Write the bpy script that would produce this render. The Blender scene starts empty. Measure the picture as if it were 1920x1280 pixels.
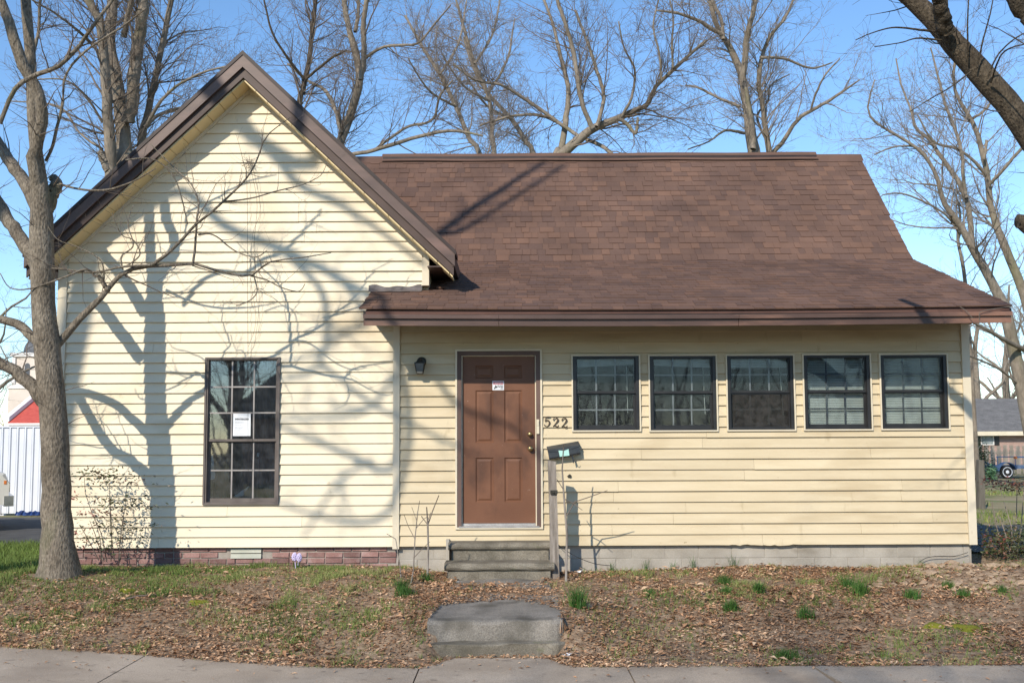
import bpy, math, random
import numpy as np
from mathutils import Vector, Matrix

random.seed(7)
RNG = np.random.default_rng(11)
SC = bpy.context.scene
COL = SC.collection

# ------------------------------------------------------------------ camera
F = 1867.0                      # focal length in pixels of a 1920 px wide frame
CAM = np.array([0.0, -12.2, 1.47])
PITCH, ROLL = math.radians(4.45), 0.0046
_fw = np.array([0, math.cos(PITCH), math.sin(PITCH)])
_up0 = np.array([0, -math.sin(PITCH), math.cos(PITCH)])
_rt0 = np.array([1.0, 0, 0])
_rt = math.cos(ROLL) * _rt0 - math.sin(ROLL) * _up0
_up = math.cos(ROLL) * _up0 + math.sin(ROLL) * _rt0
SHY = 50.0
cam = bpy.data.cameras.new("camera")
cam.sensor_width = 36.0
cam.lens = F / 1920 * 36
cam.shift_y = SHY / 1920
cam.clip_end = 2000
camo = bpy.data.objects.new("camera", cam)
COL.objects.link(camo)
camo.matrix_world = Matrix(((_rt[0], _up[0], -_fw[0], CAM[0]), (_rt[1], _up[1], -_fw[1], CAM[1]),
                            (_rt[2], _up[2], -_fw[2], CAM[2]), (0, 0, 0, 1)))
SC.camera = camo

# ------------------------------------------------------------------ sky, sun, exposure
SUNV = Vector((0.52, 1.0, -0.70)).normalized()
EL = math.asin(-SUNV.z)
w = bpy.data.worlds.new("World")
SC.world = w
w.use_nodes = True
nt = w.node_tree
sky = nt.nodes.new("ShaderNodeTexSky")
sky.sky_type = 'NISHITA'
sky.sun_disc = False
sky.sun_elevation = EL
sky.sun_rotation = math.atan2(-SUNV.x, -SUNV.y)
sky.altitude = 0
sky.air_density = 1.0
sky.dust_density = 0.0
sky.ozone_density = 3.0
hsv = nt.nodes.new("ShaderNodeHueSaturation")
hsv.inputs["Saturation"].default_value = 1.1
nt.links.new(sky.outputs[0], hsv.inputs["Color"])
nt.links.new(hsv.outputs[0], nt.nodes["Background"].inputs[0])
nt.nodes["Background"].inputs[1].default_value = 0.15
sl = bpy.data.lights.new("sun", 'SUN')
sl.energy = 3.5
sl.angle = math.radians(0.53)
sl.color = (1.0, 0.91, 0.78)
so = bpy.data.objects.new("sun", sl)
COL.objects.link(so)
so.location = (-10, -20, 25)
so.rotation_euler = SUNV.to_track_quat('-Z', 'Y').to_euler()
SC.view_settings.view_transform = 'Standard'
SC.view_settings.look = 'None'
SC.view_settings.gamma = 1
SC.view_settings.exposure = 0.54
SC.cycles.use_denoising = True
SC.cycles.max_bounces = 6
SC.cycles.transparent_max_bounces = 12

# ------------------------------------------------------------------ measuring helpers
def ray(px, py):
    d = _fw + (px - 960) / F * _rt + (640 + SHY - py) / F * _up
    return d
def at(px, py, Y):
    d = ray(px, py)
    return CAM + d * ((Y - CAM[1]) / d[1])
def atx(px, py, X):
    d = ray(px, py)
    return CAM + d * ((X - CAM[0]) / d[0])
def onz(px, py, z):
    d = ray(px, py)
    return CAM + d * ((z - CAM[2]) / d[2])
def ppm(Y):
    return F / (Y - CAM[1])
def proj(p):
    q = np.asarray(p) - CAM
    k = q @ _fw
    return 960 + F * (q @ _rt) / k, 640 + SHY - F * (q @ _up) / k

# ------------------------------------------------------------------ mesh helpers
def np_mesh(name, V, Fc, tone=None, smooth=False):
    V = np.ascontiguousarray(V, dtype=np.float32).reshape(-1, 3)
    Fc = np.ascontiguousarray(Fc, dtype=np.int32)
    n, k = Fc.shape
    me = bpy.data.meshes.new(name)
    me.vertices.add(len(V)); me.vertices.foreach_set("co", V.ravel())
    me.loops.add(n * k); me.loops.foreach_set("vertex_index", Fc.ravel())
    me.polygons.add(n)
    me.polygons.foreach_set("loop_start", np.arange(0, n * k, k, dtype=np.int32))
    me.polygons.foreach_set("loop_total", np.full(n, k, dtype=np.int32))
    if smooth:
        me.polygons.foreach_set("use_smooth", np.ones(n, dtype=bool))
    me.update(calc_edges=True)
    if tone is not None:
        a = me.attributes.new("tone", 'FLOAT', 'FACE')
        a.data.foreach_set("value", np.ascontiguousarray(tone, dtype=np.float32))
    return me

def worg(p):
    v = np.zeros(3)
    while p is not None:
        v += np.array(p.location); p = p.parent
    return v

def link(name, me, parent=None, loc=(0, 0, 0), mat=None):
    o = bpy.data.objects.new(name, me)
    COL.objects.link(o)
    o.parent = parent
    o.location = [float(c) for c in loc]
    if mat is not None and me is not None and not me.materials:
        me.materials.append(mat)
    return o

class MB:
    def __init__(s):
        s.v, s.f, s.t = [], [], []
    def add(s, V, Fc, tone=0.5):
        b = len(s.v)
        s.v += [tuple(float(c) for c in p) for p in V]
        s.f += [tuple(i + b for i in f) for f in Fc]
        s.t += [tone] * len(Fc)
        return s
    def hexa(s, P, tone=0.5):      # P: 4 bottom (ccw), 4 top
        return s.add(P, [(3, 2, 1, 0), (4, 5, 6, 7), (0, 1, 5, 4), (1, 2, 6, 5), (2, 3, 7, 6), (3, 0, 4, 7)], tone)
    def box(s, x0, x1, y0, y1, z0, z1, tone=0.5):
        return s.hexa([(x0, y0, z0), (x1, y0, z0), (x1, y1, z0), (x0, y1, z0),
                       (x0, y0, z1), (x1, y0, z1), (x1, y1, z1), (x0, y1, z1)], tone)
    def extr(s, poly, axis, a, b, tone=0.5):   # poly of 2d points, extruded along axis (0 x,1 y,2 z)
        n = len(poly)
        def mk(p, c):
            q = list(p); q.insert(axis, c); return q
        V = [mk(p, a) for p in poly] + [mk(p, b) for p in poly]
        Fc = [tuple(range(n))[::-1], tuple(range(n, 2 * n))] + [(i, (i + 1) % n, n + (i + 1) % n, n + i) for i in range(n)]
        return s.add(V, Fc, tone)
    def tube(s, pts, rad, n=6, tone=0.5):
        P = np.array(pts, dtype=float); K = len(P)
        R = np.full(K, rad, dtype=float) if np.isscalar(rad) else np.array(rad, dtype=float)
        V, Fc = tubes(P[None], R[None], n)
        s.add(V, [tuple(f) for f in Fc], tone)
        b = len(s.v) - n * K
        s.f += [tuple(b + i for i in range(n))[::-1], tuple(b + (K - 1) * n + i for i in range(n))]
        s.t += [tone, tone]
        return s
    def lathe(s, c, prof, n=16, axis=2, tone=0.5):
        V = []
        for r, h in prof:
            for i in range(n):
                a = 2 * math.pi * i / n
                p = [r * math.cos(a), r * math.sin(a)]
                p.insert(axis, h)
                V.append((c[0] + p[0], c[1] + p[1], c[2] + p[2]))
        Fc = []
        for j in range(len(prof) - 1):
            for i in range(n):
                Fc.append((j * n + i, j * n + (i + 1) % n, (j + 1) * n + (i + 1) % n, (j + 1) * n + i))
        Fc.append(tuple(range(n))[::-1]); Fc.append(tuple((len(prof) - 1) * n + i for i in range(n)))
        return s.add(V, Fc, tone)
    def build(s, name, mat, parent=None, smooth=False, loc=None):
        V = np.array(s.v)
        if parent is not None:
            o0 = worg(parent)
        else:
            o0 = np.array([V[:, 0].mean(), V[:, 1].mean(), V[:, 2].min()]) if loc is None else np.array(loc, dtype=float)
        me = bpy.data.meshes.new(name)
        me.from_pydata([tuple(p) for p in (V - o0)], [], s.f)
        a = me.attributes.new("tone", 'FLOAT', 'FACE')
        a.data.foreach_set("value", np.array(s.t, dtype=np.float32))
        if smooth:
            me.polygons.foreach_set("use_smooth", np.ones(len(me.polygons), dtype=bool))
        me.update()
        return link(name, me, parent, (0, 0, 0) if parent is not None else o0, mat)

def tubes(P, R, n):
    N, K, _ = P.shape
    T = np.gradient(P, axis=1)
    T /= np.linalg.norm(T, axis=2, keepdims=True) + 1e-9
    m = T.mean(axis=1); m /= np.linalg.norm(m, axis=1, keepdims=True) + 1e-9
    ref = np.where(np.abs(m[:, 2:3]) > 0.8, np.array([[1.0, 0.13, 0]]), np.array([[0.05, 0.03, 1.0]]))[:, None, :]
    A = np.cross(T, np.broadcast_to(ref, T.shape)); A /= np.linalg.norm(A, axis=2, keepdims=True) + 1e-9
    B = np.cross(T, A)
    a = np.arange(n) * 2 * math.pi / n
    V = P[:, :, None, :] + R[:, :, None, None] * (np.cos(a)[None, None, :, None] * A[:, :, None, :] + np.sin(a)[None, None, :, None] * B[:, :, None, :])
    V = V.reshape(-1, 3)
    base = (np.arange(N)[:, None, None] * K + np.arange(K - 1)[None, :, None]) * n
    i = np.arange(n)[None, None, :]; j = (i + 1) % n
    Fc = np.stack([base + i, base + n + i, base + n + j, base + j], axis=-1).reshape(-1, 4)
    return V, Fc

def thing(name, label, cat, loc=(0, 0, 0), group=None):
    o = bpy.data.objects.new(name, None)
    COL.objects.link(o)
    o.location = [float(c) for c in loc]
    o.empty_display_size = 0.1
    return tag(o, label, cat, group)
def tag(o, label=None, cat=None, group=None, kind=None):
    if label: o["label"] = label
    if cat: o["category"] = cat
    if group: o["group"] = group
    if kind: o["kind"] = kind
    return o

# ------------------------------------------------------------------ smooth value noise on a plane
_NG = RNG.random((256, 256))
def vnoise(x, y, s=1.0, o=0):
    x = np.asarray(x, dtype=float) * s + 37.1 + o * 13.7; y = np.asarray(y, dtype=float) * s + 91.3 + o * 7.9
    i = np.floor(x).astype(int); j = np.floor(y).astype(int)
    fx = x - i; fy = y - j
    fx = fx * fx * (3 - 2 * fx); fy = fy * fy * (3 - 2 * fy)
    g = lambda a, b: _NG[a % 256, b % 256]
    return (g(i, j) * (1 - fx) + g(i + 1, j) * fx) * (1 - fy) + (g(i, j + 1) * (1 - fx) + g(i + 1, j + 1) * fx) * fy
def fbm(x, y, s=1.0, o=0):
    return 0.55 * vnoise(x, y, s, o) + 0.3 * vnoise(x, y, s * 2.1, o + 1) + 0.15 * vnoise(x, y, s * 4.3, o + 2)
def sst(t):
    t = np.clip(t, 0, 1); return t * t * (3 - 2 * t)

# ------------------------------------------------------------------ materials
def M(name, cols, scale=4.0, rough=0.8, bump=0.0, bscale=60.0, stretch=(1, 1, 1), tone=None, rnd=0.0, spec=0.3,
      metal=0.0, detail=6.0, lo=0.3, hi=0.7, spots=None, fine=0.0, coord='world', band=None, bdist=0.01):
    m = bpy.data.materials.new(name)
    m.use_nodes = True
    t = m.node_tree; N = t.nodes; L = t.links
    b = N["Principled BSDF"]
    b.inputs["Roughness"].default_value = rough
    b.inputs["Specular IOR Level"].default_value = spec
    b.inputs["Metallic"].default_value = metal
    if coord == 'world':
        pos = N.new("ShaderNodeNewGeometry").outputs["Position"]
    else:
        pos = N.new("ShaderNodeTexCoord").outputs["Object"]
    mp = N.new("ShaderNodeMapping"); mp.inputs["Scale"].default_value = stretch
    L.new(pos, mp.inputs["Vector"])
    nz = N.new("ShaderNodeTexNoise"); nz.inputs["Scale"].default_value = scale; nz.inputs["Detail"].default_value = detail
    L.new(mp.outputs[0], nz.inputs["Vector"])
    def ramp(fac, cs, a=lo, c=hi):
        r = N.new("ShaderNodeValToRGB"); e = r.color_ramp.elements
        n = len(cs)
        for i, cc in enumerate(cs):
            p = a + (c - a) * i / max(1, n - 1)
            if i < 2:
                e[i].position = p; e[i].color = (*cc, 1)
            else:
                q = e.new(p); q.color = (*cc, 1)
        L.new(fac, r.inputs[0]); return r.outputs[0]
    if tone is not None:
        at_ = N.new("ShaderNodeAttribute"); at_.attribute_name = "tone"
        c1 = ramp(at_.outputs["Fac"], tone, 0.0, 1.0)
        c2 = ramp(nz.outputs[0], cols)
        mx = N.new("ShaderNodeMix"); mx.data_type = 'RGBA'; mx.blend_type = 'MULTIPLY'; mx.inputs[0].default_value = 1.0
        L.new(c1, mx.inputs[6]); L.new(c2, mx.inputs[7]); colr = mx.outputs[2]
    else:
        colr = ramp(nz.outputs[0], cols)
    if fine > 0:
        n3 = N.new("ShaderNodeTexNoise"); n3.inputs["Scale"].default_value = bscale; n3.inputs["Detail"].default_value = 4
        L.new(mp.outputs[0], n3.inputs["Vector"])
        c3 = ramp(n3.outputs[0], [(1 - fine,) * 3, (1 + fine * 0.4,) * 3], 0.3, 0.7)
        mx = N.new("ShaderNodeMix"); mx.data_type = 'RGBA'; mx.blend_type = 'MULTIPLY'; mx.inputs[0].default_value = 1.0
        L.new(colr, mx.inputs[6]); L.new(c3, mx.inputs[7]); colr = mx.outputs[2]
    if spots:      # (colour, scale, threshold low, threshold high, stretch)
        for (sc_, ssc, a, c, st) in spots:
            mp2 = N.new("ShaderNodeMapping"); mp2.inputs["Scale"].default_value = st; mp2.inputs["Location"].default_value = (ssc * 3.1, 1.7, ssc)
            L.new(pos, mp2.inputs["Vector"])
            n2 = N.new("ShaderNodeTexNoise"); n2.inputs["Scale"].default_value = ssc; n2.inputs["Detail"].default_value = 5
            L.new(mp2.outputs[0], n2.inputs["Vector"])
            f = ramp(n2.outputs[0], [(0, 0, 0), (1, 1, 1)], a, c)
            mx = N.new("ShaderNodeMix"); mx.data_type = 'RGBA'; L.new(f, mx.inputs[0])
            L.new(colr, mx.inputs[6]); mx.inputs[7].default_value = (*sc_, 1); colr = mx.outputs[2]
    if rnd > 0:
        oi = N.new("ShaderNodeObjectInfo")
        mr = N.new("ShaderNodeMapRange"); mr.inputs[3].default_value = 1 - rnd; mr.inputs[4].default_value = 1 + rnd
        L.new(oi.outputs["Random"], mr.inputs[0])
        hs = N.new("ShaderNodeHueSaturation"); L.new(mr.outputs[0], hs.inputs["Value"]); L.new(colr, hs.inputs["Color"]); colr = hs.outputs[0]
    L.new(colr, b.inputs["Base Color"])
    if bump > 0:
        n4 = N.new("ShaderNodeTexNoise"); n4.inputs["Scale"].default_value = bscale; n4.inputs["Detail"].default_value = 6
        L.new(mp.outputs[0], n4.inputs["Vector"])
        bp = N.new("ShaderNodeBump"); bp.inputs["Strength"].default_value = bump; bp.inputs["Distance"].default_value = bdist
        L.new(n4.outputs[0], bp.inputs["Height"]); L.new(bp.outputs[0], b.inputs["Normal"])
    return m

MAT = {}
MAT['cream'] = M('cream_siding', [(.70, .608, .44), (.76, .668, .495)], 1.2, .55, .08, 90, (1, 1, 8), rnd=.025, spec=.3,
                 spots=[((.56, .46, .30), 1.1, .56, .80, (1, 1, 1.6)), ((.50, .40, .25), 7, .70, .82, (1, 1, .5))])
MAT['cream_dim_dirty'] = M('dimmed_weathered_siding', [(.54, .445, .29), (.61, .515, .35)], 1.5, .6, .1, 90, (1, 1, 8), rnd=.04, spec=.25,  # base dimmed for the porch's lower exposure; the spots are dirt
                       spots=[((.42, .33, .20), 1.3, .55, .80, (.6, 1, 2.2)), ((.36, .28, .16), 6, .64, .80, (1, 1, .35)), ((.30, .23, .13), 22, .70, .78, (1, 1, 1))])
MAT['trim'] = M('cream_trim_paint', [(.60, .53, .39), (.68, .60, .46)], 2.5, .5, .03, 60, spec=.3,
                spots=[((.45, .36, .22), 9, .66, .8, (1, 1, .4))])
MAT['soffit'] = M('cream_soffit', [(.66, .52, .28), (.72, .58, .34)], 3, .5, .03, 60)
MAT['fascia_porch'] = M('faded_sunlit_fascia', [(.065, .038, .029), (.10, .057, .044)], 2, .45, .03, 60, (1, 1, 3), spec=.4,
                  spots=[((.27, .14, .092), .9, .47, .60, (.45, 1, 2.5))])  # copper patches carry the sunlit stretch as well as faded paint
MAT['fascia'] = M('brown_fascia', [(.082, .05, .039), (.118, .073, .058)], 2, .45, .03, 60, (1, 1, 3), spec=.4,
                  spots=[((.17, .10, .078), 1.4, .52, .75, (.5, 1, 3))])
MAT['fascia_dark'] = M('dark_trim_and_soffit_shade', [(.06, .038, .03), (.09, .057, .046)], 3, .5, .03, 60)  # real dark trim; on the soffits the dark brown carries their shade
MAT['drip'] = M('drip_edge_metal', [(.02, .014, .012), (.05, .03, .025)], 3, .5)
SHT = [(.122, .077, .062), (.139, .085, .065), (.147, .089, .067), (.155, .093, .069), (.180, .104, .073)]
MAT['shingle'] = M('asphalt_shingle', [(.82,) * 3, (1.12,) * 3], 1.6, .95, .35, 220, tone=SHT, spec=.12, fine=.22, bdist=.004)
MAT['deck'] = M('roof_deck', [(.10, .055, .045), (.14, .075, .06)], 3, .95)
MAT['flash'] = M('flashing_metal', [(.10, .085, .08), (.19, .165, .16)], 9, .5, metal=.2)
MAT['door'] = M('brown_door_paint', [(.135, .058, .030), (.18, .08, .043)], 2.2, .5, .04, 70, spec=.35, fine=.06,
                spots=[((.08, .036, .021), 3.2, .50, .70, (1, 1, .7)), ((.42, .34, .28), 34, .735, .76, (1, 1, 1))])
MAT['doorframe'] = M('dark_door_casing', [(.095, .06, .05), (.15, .098, .08)], 4, .55, .06, 60, (1, 1, .3))
MAT['alu'] = M('worn_aluminium', [(.36, .35, .34), (.58, .56, .53)], 6, .4, metal=.5, fine=.2)
MAT['brass'] = M('tarnished_brass', [(.34, .24, .11), (.5, .38, .2)], 30, .35, metal=.9)
MAT['black'] = M('black_aluminium_frame', [(.012, .012, .013), (.028, .027, .027)], 6, .4, spec=.45)
MAT['greyframe'] = M('grey_brown_frame', [(.10, .083, .072), (.16, .135, .12)], 5, .5, .04, 60)
MAT['muntin'] = M('grey_muntin', [(.15, .15, .16), (.21, .205, .21)], 6, .5)
MAT['muntin_dark'] = M('dark_muntin', [(.03, .034, .045), (.05, .052, .06)], 6, .5)
MAT['blind'] = M('blind_slats', [(.30, .31, .28), (.38, .385, .35)], 8, .6)
MAT['interior'] = M('darkened_interior', [(.045, .05, .055), (.07, .075, .08)], 1, .9)  # near black so the sunlit rooms read dark through the panes
MAT['brick'] = M('red_brick', [(.21, .112, .098), (.31, .19, .17)], 9, .9, .3, 90, rnd=.28, fine=.2,
                 spots=[((.36, .27, .25), 5, .6, .75, (1, 1, 1))])
MAT['cmu_mortar'] = M('block_mortar', [(.26, .235, .195), (.36, .33, .28)], 6, .95, .2, 120)
MAT['mortar'] = M('mortar', [(.25, .22, .19), (.36, .32, .28)], 10, .95, .2, 120)
MAT['cmu'] = M('concrete_block', [(.30, .27, .225), (.42, .385, .33)], 3, .9, .3, 110, rnd=.05, fine=.15,
               spots=[((.20, .17, .13), 1.6, .6, .78, (1, 1, 2))])
MAT['conc'] = M('old_step_concrete', [(.14, .122, .092), (.27, .24, .19)], 4.5, .9, .6, 90, fine=.4,
                spots=[((.09, .08, .06), 2.2, .55, .75, (1, 1, 1)), ((.16, .16, .09), 5, .66, .78, (1, 1, 1))])
MAT['slab'] = M('grey_walk_concrete', [(.18, .163, .138), (.30, .27, .23)], 4, .9, .6, 90, fine=.4,
                spots=[((.095, .086, .07), 2.8, .52, .70, (1, 1, 1))])
MAT['walk'] = M('sidewalk_concrete', [(.37, .295, .22), (.47, .385, .295)], 1.6, .9, .35, 120, fine=.3,
                spots=[((.25, .195, .143), 1.3, .45, .72, (1, 1, 1)), ((.16, .13, .10), 8, .62, .8, (1, 1, 1))])
MAT['wood'] = M('weathered_grey_wood', [(.17, .145, .12), (.33, .29, .25)], 6, .9, .4, 30, (6, 6, .5), fine=.25)
MAT['bark'] = M('grey_bark', [(.15, .122, .09), (.27, .228, .175)], 7, .95, 1.0, 55, (1, 1, .4), fine=.6, bdist=.02,
                spots=[((.14, .14, .075), 2.2, .62, .8, (1, 1, .5))])
MAT['bark2'] = M('brown_grey_bark', [(.165, .135, .10), (.29, .245, .195)], 3, .95, .6, 14, (1, 1, .4), fine=.3, bdist=.03,
                 spots=[((.14, .14, .07), 1.2, .6, .8, (1, 1, .4))])
MAT['bark3'] = M('dark_bark', [(.055, .042, .028), (.125, .097, .066)], 9, .95, 1.0, 60, (1, 1, .6), fine=.6, bdist=.02)
MAT['twig'] = M('bare_twigs', [(.12, .093, .072), (.20, .16, .13)], 1.5, .9)
MAT['twig2'] = M('pale_twigs', [(.19, .155, .125), (.28, .235, .195)], 1.5, .9)
MAT['twig3'] = M('dark_twigs', [(.06, .047, .038), (.10, .08, .065)], 1.5, .9)
MAT['soil'] = M('soil', [(.105, .07, .046), (.18, .125, .085), (.22, .165, .115)], 2.2, .95, .5, 45, fine=.35, bdist=.02)
LEAFT = [(.12, .068, .038), (.29, .155, .082), (.43, .24, .13), (.55, .34, .20), (.68, .48, .31)]
MAT['leaf'] = M('dead_leaf', [(.8,) * 3, (1.1,) * 3], 3, .85, tone=LEAFT, spec=.2)
GRT = [(.07, .115, .024), (.115, .175, .036), (.165, .215, .055), (.24, .26, .085), (.36, .31, .15)]
MAT['grass'] = M('grass_blade', [(.85,) * 3, (1.1,) * 3], 2, .7, tone=GRT, spec=.25)
MAT['tuft'] = M('tuft_blade', [(.85,) * 3, (1.15,) * 3], 2, .6, tone=[(.025, .07, .012), (.045, .115, .02), (.08, .16, .03)], spec=.3)
MAT['clod'] = M('sandy_soil', [(.30, .21, .14), (.42, .31, .21)], 5, .95, .5, 40, fine=.3)
def glass_mat(name, dust, dustcol, tint=(.9, .94, .95), rough=.02, ior=1.5):
    m = bpy.data.materials.new(name); m.use_nodes = True
    t = m.node_tree; N = t.nodes; L = t.links
    out = N["Material Output"]; N.remove(N["Principled BSDF"])
    tr = N.new("ShaderNodeBsdfTransparent"); tr.inputs[0].default_value = (*tint, 1)
    gl = N.new("ShaderNodeBsdfGlossy"); gl.inputs["Roughness"].default_value = rough
    fr = N.new("ShaderNodeFresnel"); fr.inputs[0].default_value = ior
    g = N.new("ShaderNodeNewGeometry")
    nw = N.new("ShaderNodeTexNoise"); nw.inputs["Scale"].default_value = 2.2; L.new(g.outputs["Position"], nw.inputs["Vector"])
    bp = N.new("ShaderNodeBump"); bp.inputs["Strength"].default_value = .025; bp.inputs["Distance"].default_value = .02
    L.new(nw.outputs[0], bp.inputs["Height"]); L.new(bp.outputs[0], gl.inputs["Normal"])
    mx = N.new("ShaderNodeMixShader"); L.new(fr.outputs[0], mx.inputs[0]); L.new(tr.outputs[0], mx.inputs[1]); L.new(gl.outputs[0], mx.inputs[2])
    df = N.new("ShaderNodeBsdfDiffuse"); df.inputs[0].default_value = (*dustcol, 1)
    n2 = N.new("ShaderNodeTexNoise"); n2.inputs["Scale"].default_value = 14; n2.inputs["Detail"].default_value = 8; L.new(g.outputs["Position"], n2.inputs["Vector"])
    r = N.new("ShaderNodeMapRange"); r.inputs[1].default_value = .35; r.inputs[2].default_value = .75; r.inputs[3].default_value = dust * .35; r.inputs[4].default_value = dust * 1.6
    L.new(n2.outputs[0], r.inputs[0])
    m2 = N.new("ShaderNodeMixShader"); L.new(r.outputs[0], m2.inputs[0]); L.new(mx.outputs[0], m2.inputs[1]); L.new(df.outputs[0], m2.inputs[2])
    L.new(m2.outputs[0], out.inputs[0])
    return m
MAT['glass'] = glass_mat('window_glass', .05, (.4, .43, .46), ior=2.1)
MAT['glass_porch'] = glass_mat('dusty_window_glass', .025, (.36, .4, .43), ior=1.36)
MAT['screen'] = glass_mat('insect_screen', .38, (.075, .072, .068), (.8, .8, .8), .5, 1.05)

# ------------------------------------------------------------------ terrain
def gz(x, y):
    x = np.asarray(x, dtype=float); y = np.asarray(y, dtype=float)
    a = sst((-0.95 - y) / 2.7)
    left = sst((-1.0 - x) / 3.6)
    z = 0.035 - 0.385 * a + left * a * 0.12
    z = z + 0.10 * np.exp(-((x + 4.98) ** 2 + (y + 1.35) ** 2) / 0.35)
    z = z - 0.075 * sst((x + 1.3) / .4) * sst((y + 2.2) / 1.0) * sst((7.5 - x) / 1.0) * sst((1.2 - y) / .8)
    z = z + 0.13 * np.exp(-((x - 5.4) / 1.5) ** 2 - ((y + 0.75) / 0.6) ** 2)
    z = z + 0.05 * np.exp(-((x - 2.9) / 0.7) ** 2 - ((y + 0.25) / 0.3) ** 2)
    z = z - 0.05 * np.exp(-((x - 0.15) / 0.8) ** 2 - ((y + 1.0) / 0.7) ** 2)
    z = np.where((np.abs(x + .15) < 1.5) & (y > -3.6) & (y < -.9), np.maximum(z, np.minimum(-.075, z + .16 * np.exp(-((x + .15) / 1.05) ** 4) * sst((y + 3.5) / .5))), z)
    near = np.exp(-(x / 9) ** 2 - ((y + 1.5) / 3) ** 2)
    z = z + near * ((fbm(x, y, 2.2) - .5) * 0.05 + (fbm(x, y, 9, 3) - .5) * 0.018) * (1 - 0.7 * sst((-3.3 - y) / .5))
    z = np.where((np.abs(x + .15) < .56) & (y > -3.6) & (y < -3.1), np.minimum(z, -.37), z)
    z = np.where((np.abs(x + .15) < .55) & (y > -3.5) & (y < -1.75), np.minimum(z, -.13), z)
    z = z - 0.045 * sst((-3.88 + .36 * sst((-1.0 - x) / 3.6) - y) / .12)
    # verge and street in front
    z = z - 0.12 * sst((-5.6 - y) / .3)
    return z

def nonuni(a, b, fine0, fine1, step, grow):
    v = list(np.arange(fine0, fine1 + 1e-6, step))
    s = step
    while v[-1] < b:
        s *= grow; v.append(v[-1] + s)
    s = step
    while v[0] > a:
        s *= grow; v.insert(0, v[0] - s)
    return np.array(v)
gx = nonuni(-400, 400, -8, 8, .09, 1.22); gy = nonuni(-200, 700, -5.6, 1.5, .09, 1.22)
GX, GY = np.meshgrid(gx, gy)
GV = np.stack([GX, GY, gz(GX, GY)], -1).reshape(-1, 3)
nx_, ny_ = len(gx), len(gy)
ii = (np.arange(ny_ - 1)[:, None] * nx_ + np.arange(nx_ - 1)[None, :]).ravel()
gm = bpy.data.materials.new('ground_cover'); gm.use_nodes = True
def ground_material(m):
    t = m.node_tree; N = t.nodes; L = t.links; b = N["Principled BSDF"]
    b.inputs["Roughness"].default_value = .95; b.inputs["Specular IOR Level"].default_value = .1
    g = N.new("ShaderNodeNewGeometry")
    def noise(s, d=6):
        n = N.new("ShaderNodeTexNoise"); n.inputs["Scale"].default_value = s; n.inputs["Detail"].default_value = d
        L.new(g.outputs["Position"], n.inputs["Vector"]); return n.outputs[0]
    def ramp(f, cs, a, c):
        r = N.new("ShaderNodeValToRGB"); e = r.color_ramp.elements
        for i, cc in enumerate(cs):
            p = a + (c - a) * i / (len(cs) - 1)
            if i < 2: e[i].position = p; e[i].color = (*cc, 1)
            else: e.new(p).color = (*cc, 1)
        L.new(f, r.inputs[0]); return r.outputs[0]
    soil = ramp(noise(14), [(.13, .09, .06), (.25, .175, .115), (.36, .27, .185)], .3, .7)
    lawn = ramp(noise(.9), [(.31, .25, .15), (.26, .22, .12), (.14, .17, .055)], .36, .66)
    sp = N.new("ShaderNodeSeparateXYZ"); L.new(g.outputs["Position"], sp.inputs[0])
    mr = N.new("ShaderNodeMapRange"); mr.inputs[1].default_value = 1.2; mr.inputs[2].default_value = 2.6
    ab = N.new("ShaderNodeMath"); ab.operation = 'ABSOLUTE'; ad = N.new("ShaderNodeMath"); ad.inputs[1].default_value = 2.3; L.new(sp.outputs['Y'], ad.inputs[0]); L.new(ad.outputs[0], ab.inputs[0])
    mr.inputs[1].default_value = 2.9; mr.inputs[2].default_value = 4.4  # unseen front verge gets the pale lawn colour to bounce warm light back
    L.new(ab.outputs[0], mr.inputs[0])
    mx = N.new("ShaderNodeMix"); mx.data_type = 'RGBA'; L.new(mr.outputs[0], mx.inputs[0]); L.new(soil, mx.inputs[6]); L.new(lawn, mx.inputs[7])
    L.new(mx.outputs[2], b.inputs["Base Color"])
    bp = N.new("ShaderNodeBump"); bp.inputs["Strength"].default_value = .6; bp.inputs["Distance"].default_value = .03
    L.new(noise(30), bp.inputs["Height"]); L.new(bp.outputs[0], b.inputs["Normal"])
ground_material(gm)
ground = link("ground", np_mesh("ground", GV, np.stack([ii, ii + 1, ii + nx_ + 1, ii + nx_], -1), smooth=True), None, (0, 0, 0), gm)
tag(ground, "brown soil yard sloping down to the sidewalk", None, None, "structure")

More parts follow.
